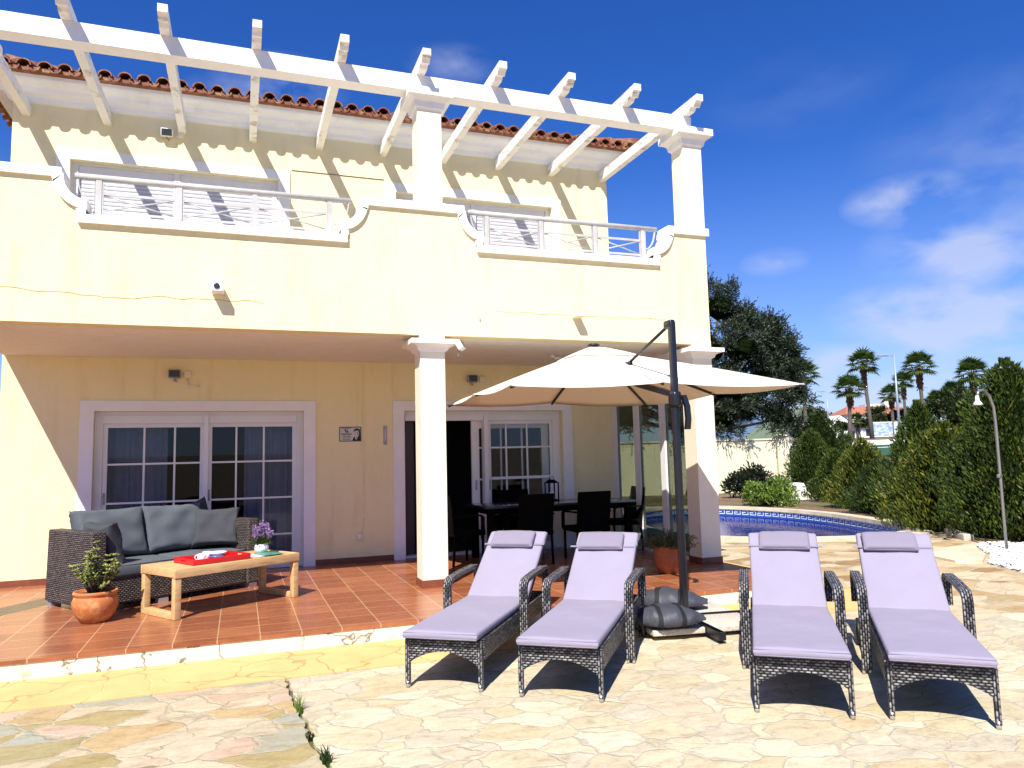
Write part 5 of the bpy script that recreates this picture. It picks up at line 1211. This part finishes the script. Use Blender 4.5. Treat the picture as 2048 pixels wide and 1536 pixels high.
# pump cover, kerb blocks
wbx = empty('pump_cover', (16.4, 9.25, G-.02), math.atan2(-.34, .94), 'white sloping pool pump cover between bright shrub and conifers', 'pump cover')
MB().prism([(-.42, 0), (.42, 0), (.13, .53), (-.30, .53)], -.30, .30, 'y').build('cover', M['farwhite'], wbx)
for i, (x, y) in enumerate(((17.6, 9.55), (17.15, 8.9), (14.45, 4.35), (13.75, 3.1), (12.55, 1.2), (11.75, .05), (11.1, -.85), (10.75, -1.35))):
    a = [R(-60), R(-50), R(63), R(60), R(58), R(60), R(55), R(60)][i]
    o = MB().rbox(0, 0, .055, .42 if i % 2 else .5, .16, .15, .02).build('kerb_block', M['kerb']); o.location = (x, y, G-.02); o.rotation_euler = (0, 0, a)
    tag(o, ['kerb block nearest the white pump cover', 'kerb block under the rounded conifer, second from the pump cover', 'kerb block under the gold tipped conifer', 'kerb block between the low dark conifer and the tall pointed one', 'kerb block at the foot of the tall pointed conifer', 'kerb block at the foot of the yellow tipped conifer', 'kerb block at the pool end of the paving', 'kerb block nearest the outdoor shower'][i], 'kerb block', 'whitewashed blocks edging the conifer bed')
# boundary wall
bw = empty('boundary_wall', (18.7, 12.95, G-.02), math.atan2(-.9, 2.5), 'cream boundary wall ending in a post behind the pool', 'garden wall')
MB().box(-13, -.02, -.10, .10, 0, 2.02).build('wall', M['perim'], bw); MB().box(-13, -.02, -.14, .14, 2.02, 2.08).build('wall_coping', M['perim'], bw)
MB().box(-.0, .44, -.22, .22, 0, 2.16).build('post', M['perim'], bw); MB().box(-.05, .49, -.27, .27, 2.16, 2.24).build('post_cap', M['perim'], bw)
MB().box(.20, .42, .23, 9, 0, 2.0).build('return_wall', M['perim'], bw)
# the big olive-like tree behind the house corner
ot = empty('olive_tree', (15.6, 14.15, G-.02), 0, 'big dark olive tree rising behind the villa corner and the boundary wall', 'tree')
trk = MB(); trk.tube([(0, 0, -.1), (.1, .0, .8), (-.05, .1, 1.7), (.2, .1, 2.6)], [.38, .28, .24, .2], 12)
blobs = []; q = random.Random(31)
tcx, tcy = 15.9, 13.3
def at_px(px, py, D):
    v = Vector(_F)+Vector(_R)*((px-1024)/1489.04)-Vector(_U)*((py-768)/1489.04); return Vector((-.8422, -10.8343, 1.4278))+v*D
CLs = []
# lobes of the crown, as offsets (across, away, up) from the crown centre, in metres
lobes = [(-.6, .2, 2.55, .95), (-1.7, 0, 2.2, 1.0), (-2.8, .3, 1.6, 1.1), (.35, .1, 1.9, .95), (1.15, .2, 1.45, .95), (-1.0, -.6, 1.3, 1.2), (-3.6, 0, .5, 1.1), (-2.2, -.8, .4, 1.2), (-.5, -1, .3, 1.25), (.9, -.6, .4, 1.1), (1.8, .1, .35, .85), (2.3, 0, -.25, .65), (1.6, -.3, -.8, .85), (.4, -.8, -.9, 1.1), (-1.2, -.9, -.9, 1.1), (-2.8, -.5, -.7, 1.1), (-4.3, 0, -.5, 1.0), (1.2, .2, -1.6, .75), (.1, -.3, -1.9, .8), (-1.4, -.5, -1.9, .8), (-3.2, -.3, -1.8, .9), (-4.9, .2, .6, .9), (-4.9, -.2, -1.5, .9), (-5.6, 0, -.4, .8), (2.05, 0, .95, .5), (2.75, .2, -.15, .55), (2.7, 0, -1.2, .7), (2.3, -.2, -2.0, .7), (1.9, .1, 1.1, .55), (2.5, .1, .45, .55)]
cu = Vector((.9397, -.3412, 0)); cv = Vector((.342, .9346, 0)); cc0 = Vector((.45, .0, 4.75))
lf = MB(); cb = MB(); br = MB()
for li, (a, b_, c, r_) in enumerate(lobes):
    p = cc0+cu*(a*1.10+.75)+cv*(b_*.8)+Vector((0, 0, c*1.15+.42)); r_ *= 1.1; core_blob(cb, tuple(p), (r_*.50, r_*.50, r_*.45), li)
    br.tube([(.2, .1, 2.5), tuple((Vector((.2, .1, 2.6))+p)*.5+Vector((0, 0, -.2))), tuple(p)], [.13, .07, .03], 6)
    for s in range(17):
        d = rv(q); sp_ = p+d*r_*q.uniform(.25, .98); rr = q.uniform(.22, .40)
        spray_cloud(lf, tuple(sp_), (rr, rr, rr*.9), 190, .15, .042, q, .55, .2)
        for t_ in range(5):
            dd = (d+rv(q)*.5+Vector((0, 0, .35))).normalized(); e0 = sp_+dd*rr*.6
            for w_ in range(7): leafquad(lf, e0+dd*w_*.055, dd+rv(q)*.55, rv(q), .13, .038)
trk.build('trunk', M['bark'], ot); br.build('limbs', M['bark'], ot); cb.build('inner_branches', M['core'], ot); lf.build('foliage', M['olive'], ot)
# outdoor shower
sh = empty('outdoor_shower', (9.91, -2.73, G), math.atan2(-.2, -.95), 'tall curved grey outdoor shower pole in white pebbles before the dark conifers', 'shower')
MB().tube([(0, 0, 0), (0, 0, .95), (.0, 0, 1.9), (.02, 0, 2.16), (.12, 0, 2.33), (.30, 0, 2.41), (.44, 0, 2.38), (.47, 0, 2.30)], .021, 10).build('pole', M['steel'], sh)
MB().lathe([(.0, .12), (.022, .12), (.028, .05), (.062, .0), (.06, -.02), (0, -.02)], 18, T(.475, 0, 2.20)).build('shower_head', M['farwhite'], sh)
MB().rbox(.02, 0, 1.12, .10, .045, .05, .01).build('tap', M['steel'], sh); MB().lathe([(0, 0), (.07, 0), (.07, .012), (0, .012)], 20).build('foot_plate', M['steel'], sh)
# pebbles
poly = [(10.7, -2.0), (10.15, -2.05), (9.75, -2.45), (9.3, -2.95), (8.6, -3.45), (8.3, -4.1), (8.6, -4.9), (11.3, -5.0), (11.0, -3.2)]
def inside(x, y):
    c = False
    for i in range(len(poly)):
        (xa, ya), (xb, yb) = poly[i], poly[i-1]
        if (ya > y) != (yb > y) and x < (xb-xa)*(y-ya)/(yb-ya)+xa: c = not c
    return c
mb = MB(); q = random.Random(5); k_ = 0
while k_ < 2600:
    x, y = q.uniform(8.2, 11.4), q.uniform(-5.05, -1.9)
    if not inside(x, y): continue
    r_ = q.uniform(.018, .042); z = G+.012+q.uniform(0, .02); a = q.uniform(0, 3); o = len(mb.v); k_ += 1
    for (u, v, w_) in ((1, 0, 0), (0, 1, 0), (-1, 0, 0), (0, -1, 0), (0, 0, .7), (.7, .7, .4), (-.7, .7, .4), (-.7, -.7, .4), (.7, -.7, .4)): mb.v.append((x+r_*(u*math.cos(a)-v*math.sin(a)), y+r_*(u*math.sin(a)+v*math.cos(a)), z+r_*w_))
    mb.f += [(o, o+5, o+4), (o+5, o+1, o+4), (o+1, o+6, o+4), (o+6, o+2, o+4), (o+2, o+7, o+4), (o+7, o+3, o+4), (o+3, o+8, o+4), (o+8, o, o+4)]
tag(mb.build('white_pebbles', M['gravel'], recalc=False), 'bed of loose white pebbles round the shower', 'pebbles', kind='stuff')
tag(sheet('pebble_bed', poly, G+.012, M['gravel'], .03), kind='structure')
tag(sheet('stone_kerb_strip', [(9.15, -2.15), (10.1, -2.05), (9.68, -2.45), (9.2, -2.95), (8.55, -3.4), (8.3, -3.2), (8.45, -2.7)], G+.035, M['coping'], .06), kind='structure')
# weeds in the joint
def weed(x, y, n, l, lb, leaf=.007, m='grass'):
    mb = MB(); q = random.Random(int(x*1000))
    for i in range(n):
        a = q.uniform(0, 6.28); ln = l*q.uniform(.5, 1.1); lean = q.uniform(.2, .8); p0 = Vector((q.uniform(-.02, .02), q.uniform(-.03, .03), 0)); s = Vector((-math.sin(a), math.cos(a), 0))*leaf/2; o = len(mb.v)
        for t_ in (0, .4, .75, 1): c = p0+Vector((math.cos(a)*lean*ln*t_*t_, math.sin(a)*lean*ln*t_*t_, ln*t_*(1-.25*lean*t_))); w_ = 1-t_*.9; mb.v += [tuple(c-s*w_), tuple(c+s*w_)]
        for j in range(3): mb.f.append((o+2*j, o+2*j+1, o+2*j+3, o+2*j+2))
    o = mb.build('weed', M[m]); o.location = (x, y, G-.02); tag(o, lb, 'weed', 'weeds in the paving joint')
weed(-.468, -5.72, 60, .15, 'grassy tuft growing in the paving joint'); weed(-.445, -6.22, 26, .06, 'small flat weed in the paving joint, between the tuft and broad leaves', .016, 'thujad'); weed(-.40, -6.62, 26, .10, 'broad leaved weed in the paving joint nearest the photo edge', .024, 'thujad')
# ================================================================== BEYOND THE GARDEN
def fanpalm(x, y, z0, ztop, cr_, seed, lb, lean=0):
    q = random.Random(seed); t = empty('fan_palm', (x, y, z0), q.uniform(0, 6), lb, 'palm tree', 'fan palms beyond the garden'); h = ztop-z0
    tw = .20 if cr_ > 1.3 else .16
    MB().tube([(0, 0, -.3), (lean*.3, 0, h*.35), (lean*.7, 0, h*.7), (lean, 0, h)], [tw*1.25, tw, tw*.85, tw*.8], 10).build('trunk', M['palmbark'], t)
    sk = MB(); hb_ = h*.30
    for i in range(150):
        z = h-hb_*q.random(); a = q.uniform(0, 6.28); rr = tw*1.15+.10*(1-(h-z)/hb_); d = Vector((math.cos(a)*.5, math.sin(a)*.5, .9 if q.random() < .6 else -.8)); leafquad(sk, (lean+math.cos(a)*rr*.8, math.sin(a)*rr*.8, z), d, rv(q), .34, .14)
    sk.tube([(lean*.8, 0, h-hb_), (lean, 0, h)], [tw*1.15, tw*1.5], 10); sk.build('old_leaf_bases', M['palmskirt'], t)
    f = MB()
    nf = 27
    for i in range(nf):
        el = R(82)-R(118)*(i/nf)**.95+q.uniform(-.1, .1); a = i*2.399+q.uniform(-.2, .2)
        d = Vector((math.cos(a)*math.cos(el), math.sin(a)*math.cos(el), math.sin(el))); base_ = Vector((lean, 0, h+.08)); L_ = cr_*q.uniform(.48, .60); tip = base_+d*L_+Vector((0, 0, -.10*L_*math.cos(el)))
        f.tube([tuple(base_), tuple(base_.lerp(tip, .5)+Vector((0, 0, .05))), tuple(tip)], [.025, .018, .014], 4)
        s = d.cross(Vector((0, 0, 1))); s = s.normalized() if s.length > .05 else Vector((1, 0, 0)); n_ = s.cross(d).normalized(); fl_ = cr_*q.uniform(.50, .66)
        for k_ in range(15):
            an = R(-98)+R(196)*k_/14; e = (d*math.cos(an)+s*math.sin(an)*1.0).normalized(); e2 = (e+Vector((0, 0, -.55))+n_*q.uniform(-.1, .1)).normalized()
            p0 = tip; p1 = p0+e*fl_*.55; p2 = p1+e2*fl_*.5; wv = (e.cross(n_)).normalized()*fl_*.085; o = len(f.v)
            f.v += [tuple(p0), tuple(p1+wv), tuple(p1-wv), tuple(p2)]; f.f += [(o, o+1, o+2), (o+1, o+3, o+2)]
    f.build('fronds', M['palm'], t); return t
PALMS = [(55.9, 53.2, 2.2, 9.38, 2.0, 'fan palm half hidden by the parasol tip and the olive tree'), (54.2, 45.5, 1.6, 7.11, 1.75, 'bushy fan palm with a thick trunk left of the tallest one'), (60.8, 49.2, 2.25, 10.14, 1.9, 'tall slim fan palm directly left of the tall street lamp'),
         (77.1, 61.6, 2.7, 8.03, 1.7, 'fan palm crown directly behind the tall street lamp'), (82.7, 64.7, 2.8, 10.08, 1.7, 'smaller distant fan palm between the tall street lamp and the next tall palm'), (66.0, 47.3, 2.25, 9.75, 2.0, 'tall fan palm above the pointed conifer'),
         (73.9, 52.3, 2.4, 6.39, 1.7, 'low fan palm right of the pointed conifer'), (80.0, 55.2, 2.6, 7.64, 1.9, 'fan palm with pale trunk before the dark pines'), (68.2, 43.4, 2.2, 8.59, 1.9, 'thick trunked fan palm immediately left of the tallest conifer'),
         (76.9, 67.3, 2.9, 5.15, 1.3, 'short fan palm in front of the white houses'), (78.7, 77.3, 3.1, 5.85, 1.1, 'tiny distant fan palm before the low white house')]
for i, (x, y, z0, zt, cr_, lb) in enumerate(PALMS): fanpalm(x, y, z0, zt, cr_*.93, 60+i, lb, [.0, -.3, -.4, 0, 0, .15, .1, 0, .2, 0, 0][i])
def street_lamp(x, y, z0, z1, lb, arm=1.1, r_=.09):
    t = empty('street_lamp', (x, y, z0), math.atan2(.34, -.94), lb, 'street lamp', 'street lamps beyond the garden')
    MB().tube([(0, 0, -.2), (0, 0, z1-z0)], [r_*1.3, r_*.7], 10).build('pole', M['lampgrey'], t); MB().tube([(0, 0, z1-z0-.05), (arm*.5, 0, z1-z0)], .04, 6).build('bracket', M['lampgrey'], t)
    MB().rbox(arm*.75, 0, z1-z0, arm*.75, .26, .12, .04).build('lamp_head', M['lampgrey'], t)
street_lamp(50.2, 36.0, 1.35, 9.1, 'tall pale street lamp between the fan palms', 1.2, .095)
street_lamp(69.4, 64.4, 2.6, 8.81, 'thin street lamp in front of the green hill', .9, .09); street_lamp(81.5, 59.9, 2.6, 9.0, 'thin street lamp behind the tall fan palm', .9, .08)
def far_house(x, y, w_, d_, h, rz, roof, lb, wins, z0=2.4):
    t = empty('distant_house', (x, y, z0), rz, lb, 'house'); wl = MB().box(-w_/2, w_/2, 0, d_, -1, h).build('wall', M['farwhite'], t)
    if roof == 'gable':
        MB().prism([(-w_/2, h), (w_/2, h), (0, h+w_*.36)], .0, d_, 'y').build('gable', M['farwhite'], t); mb = MB()
        for s in (-1, 1): mb.add([(0, -.1, h+w_*.36+.1), (s*(w_/2+.2), -.1, h+.0), (s*(w_/2+.2), d_, h+.0), (0, d_, h+w_*.36+.1)], [(0, 1, 2, 3)])
        mb.build('roof', M['farwhite'], t)
    elif roof == 'hip':
        MB().add([(-w_/2-.4, -.4, h), (w_/2+.4, -.4, h), (w_/2+.4, d_+.4, h), (-w_/2-.4, d_+.4, h), (-w_/2+1.6, d_/2, h+1.5), (w_/2-1.2, d_/2, h+1.5)], [(0, 1, 5, 4), (1, 2, 5), (2, 3, 4, 5), (3, 0, 4), (3, 2, 1, 0)]).build('roof', M['farroof'], t)
        MB().box(-w_*.05, w_*.25, d_*.55, d_*.9, h, h+1.9).build('tower', M['farwhite'], t); MB().box(w_*.18, w_*.26, d_*.4, d_*.5, h, h+2.6).build('chimney', M['farwhite'], t)
    else: MB().box(-w_/2-.1, w_/2+.1, -.1, d_, h, h+.18).build('parapet', M['farwhite'], t)
    for (a, b_, c, e) in wins: MB().box(a, b_, -.03, .05, c, e).build('window', M['farwin'], t)
A_ = math.atan2(-.36, .93)
far_house(100.4, 85.4, 11.5, 8, 4.0, A_, 'hip', 'distant white house with a red tiled roof behind the palms', [(-4.5, -3.6, 2.2, 3.4), (-2.4, -1.5, 2.2, 3.4), (0, 1, 2.2, 3.4), (3, 4, 2.2, 3.4)], 3.2)
far_house(78.6, 77.2, 4.0, 6, 2.2, A_, 'flat', 'low distant white building left of the gabled house', [(-1.7, -1.2, 1.1, 1.9), (-.9, -.4, 1.1, 1.9), (-.1, .5, 1.1, 1.9), (1.0, 1.5, 1.1, 1.9), (-1.6, 1.6, .3, .7)], 3.0)
far_house(75.1, 68.2, 4.6, 6, 1.55, A_, 'gable', 'distant white gabled house behind the bushy fan palm', [(1.2, 1.7, .3, 1.1)], 2.7)
far_house(79.3, 66.2, 4.6, 5, 1.9, A_, 'flat', 'long low white wall building left of the billboard', [(-1.6, -1.1, .5, 1.4)], 2.6)
bb = empty('billboard', (70.9, 56.9, 2.5), A_, 'blue pictured billboard beyond the pitch behind the street lamp', 'billboard')
for x in (-1.4, .9): MB().box(x-.06, x+.06, .05, .15, -.2, 1.9).build('post', M['steel'], bb)
def bbm():
    m, t, b, o = newmat('billboard_picture'); n = tnoise(t, coords(t, scale=(1, 1, 2.2)), 1.6, 6, .6); lk(t, ramp(t, n, [(.35, (.12, .20, .50)), (.5, (.30, .42, .72)), (.62, (.62, .70, .86)), (.75, (.22, .28, .50))]), b.inputs['Base Color']); return m
MB().box(-1.45, .75, -.02, .04, .35, 1.95).build('picture_panel', bbm(), bb); mb = MB(); mb.box(-1.5, .8, -.03, .05, 1.951, 2.03); mb.box(-1.5, .8, -.03, .05, .27, .349); mb.build('frame', M['farwhite'], bb)
gp = MB().box(.95, 2.3, -.02, .04, .35, 2.0).build('pale_panel', mat('pale_green_panel', (.55, .68, .66), (.48, .60, .60), .3, 2, 0), bb)
mb = MB(); uu = Vector((.9346, -.355)); ff = Vector((.545, .838))
for i in range(9):
    for j in range(9):
        D = 43+17*i/8; p = C0+ff*D+uu*(-5+34*j/8); mb.v.append((p.x, p.y, terr(p.x, p.y)+.04))
for i in range(8):
    for j in range(8): mb.f.append((i*9+j, i*9+j+1, (i+1)*9+j+1, (i+1)*9+j))
tag(mb.build('football_pitch', M['pitch']), kind='structure')
for (D, h_, nm, lb, m_) in ((60.5, .35, 'pitch_barrier', 'low white barrier along the far side of the football pitch', 'line'), (55.5, .035, 'touchline', None, 'line')):
    mb = MB(); pts = [C0+ff*D+uu*(-5+34*j/12) for j in range(13)]
    for j in range(12):
        a, b_ = pts[j], pts[j+1]; za, zb = terr(*a)+.05, terr(*b_)+.05; y_ = ff*.12
        mb.add([(a.x, a.y, za-.3), (b_.x, b_.y, zb-.3), (b_.x, b_.y, zb+h_), (a.x, a.y, za+h_), (a.x+y_.x, a.y+y_.y, za-.3), (b_.x+y_.x, b_.y+y_.y, zb-.3), (b_.x+y_.x, b_.y+y_.y, zb+h_), (a.x+y_.x, a.y+y_.y, za+h_)], [(0, 1, 2, 3), (5, 4, 7, 6), (3, 2, 6, 7)])
    o = mb.build(nm, M[m_]); tag(o, lb, 'barrier' if lb else None, kind=None if lb else 'structure')
gpst = empty('pitch_post', (44.7, 38.1, 1.1), 0, 'thin white post at the left of the football pitch', 'post'); MB().tube([(0, 0, -.3), (0, 0, .95)], .05, 8).build('shaft', M['line'], gpst); MB().box(-.06, .06, -.06, .06, .95, 1.0).build('post_cap', M['line'], gpst)
def roundtree(x, y, z0, h, r_, seed, lb, m='pine', n=2600, size=.34):
    q = random.Random(seed); t = empty('distant_tree', (x, y, z0), 0, lb, 'tree', 'trees beyond the garden'); f = MB(); c = MB(); tr = MB().tube([(0, 0, -.3), (.1, 0, h*.5), (0, .1, h*.8)], [.2, .16, .08], 8)
    for i in range(16):
        d = rv(q); k_ = q.uniform(.45, .85); p = (d.x*r_*k_, d.y*r_*k_, h-r_*.85+d.z*r_*.7*k_); rr = r_*q.uniform(.28, .42); core_blob(c, p, (rr*.6,)*3, i+seed, 6, 6); spray_cloud(f, p, (rr, rr, rr*.8), n//16, size, size*.32, q, .4, .35)
    tr.build('trunk', M['bark'], t); c.build('inner_branches', M['core'], t); f.build('foliage', M[m], t)
def pw_(px, py, D): return at_px(px, py, D)
for i, (px, py, rp_, D, lb, m_) in enumerate(((1763, 832, 25, 104, 'dark round pine before the red tiled roof', 'pine'), (1733, 848, 15, 100, 'small dark pine left of the billboard', 'pine'), (1812, 834, 26, 104, 'dark pine right of the billboard', 'pine'),
        (1682, 852, 14, 90, 'small dark tree before the gabled house', 'thujad'), (1846, 818, 22, 100, 'dark pine behind the tall fan palm trunk', 'pine'), (1905, 812, 42, 84, 'broad dark pine behind the golden conifer', 'pine'), (1940, 830, 50, 80, 'broadest dark pine beside the tallest conifer', 'pine'),
        (1683, 884, 20, 46, 'brownish bush at the left end of the pitch', 'herb'), (1630, 838, 30, 140, 'dark tree before the hill, left of the thin lamp', 'pine'), (1603, 868, 20, 60, 'dark bush behind the boundary wall conifers', 'thujad'))):
    p = at_px(px, py, D); z0 = terr(p.x, p.y); r_ = rp_/1489*D; roundtree(p.x, p.y, z0, max(p.z-z0+r_, r_*1.2), r_*1.15, 90+i, lb, m_, 2400 if r_ < 2 else 3600, .12*r_+.10)
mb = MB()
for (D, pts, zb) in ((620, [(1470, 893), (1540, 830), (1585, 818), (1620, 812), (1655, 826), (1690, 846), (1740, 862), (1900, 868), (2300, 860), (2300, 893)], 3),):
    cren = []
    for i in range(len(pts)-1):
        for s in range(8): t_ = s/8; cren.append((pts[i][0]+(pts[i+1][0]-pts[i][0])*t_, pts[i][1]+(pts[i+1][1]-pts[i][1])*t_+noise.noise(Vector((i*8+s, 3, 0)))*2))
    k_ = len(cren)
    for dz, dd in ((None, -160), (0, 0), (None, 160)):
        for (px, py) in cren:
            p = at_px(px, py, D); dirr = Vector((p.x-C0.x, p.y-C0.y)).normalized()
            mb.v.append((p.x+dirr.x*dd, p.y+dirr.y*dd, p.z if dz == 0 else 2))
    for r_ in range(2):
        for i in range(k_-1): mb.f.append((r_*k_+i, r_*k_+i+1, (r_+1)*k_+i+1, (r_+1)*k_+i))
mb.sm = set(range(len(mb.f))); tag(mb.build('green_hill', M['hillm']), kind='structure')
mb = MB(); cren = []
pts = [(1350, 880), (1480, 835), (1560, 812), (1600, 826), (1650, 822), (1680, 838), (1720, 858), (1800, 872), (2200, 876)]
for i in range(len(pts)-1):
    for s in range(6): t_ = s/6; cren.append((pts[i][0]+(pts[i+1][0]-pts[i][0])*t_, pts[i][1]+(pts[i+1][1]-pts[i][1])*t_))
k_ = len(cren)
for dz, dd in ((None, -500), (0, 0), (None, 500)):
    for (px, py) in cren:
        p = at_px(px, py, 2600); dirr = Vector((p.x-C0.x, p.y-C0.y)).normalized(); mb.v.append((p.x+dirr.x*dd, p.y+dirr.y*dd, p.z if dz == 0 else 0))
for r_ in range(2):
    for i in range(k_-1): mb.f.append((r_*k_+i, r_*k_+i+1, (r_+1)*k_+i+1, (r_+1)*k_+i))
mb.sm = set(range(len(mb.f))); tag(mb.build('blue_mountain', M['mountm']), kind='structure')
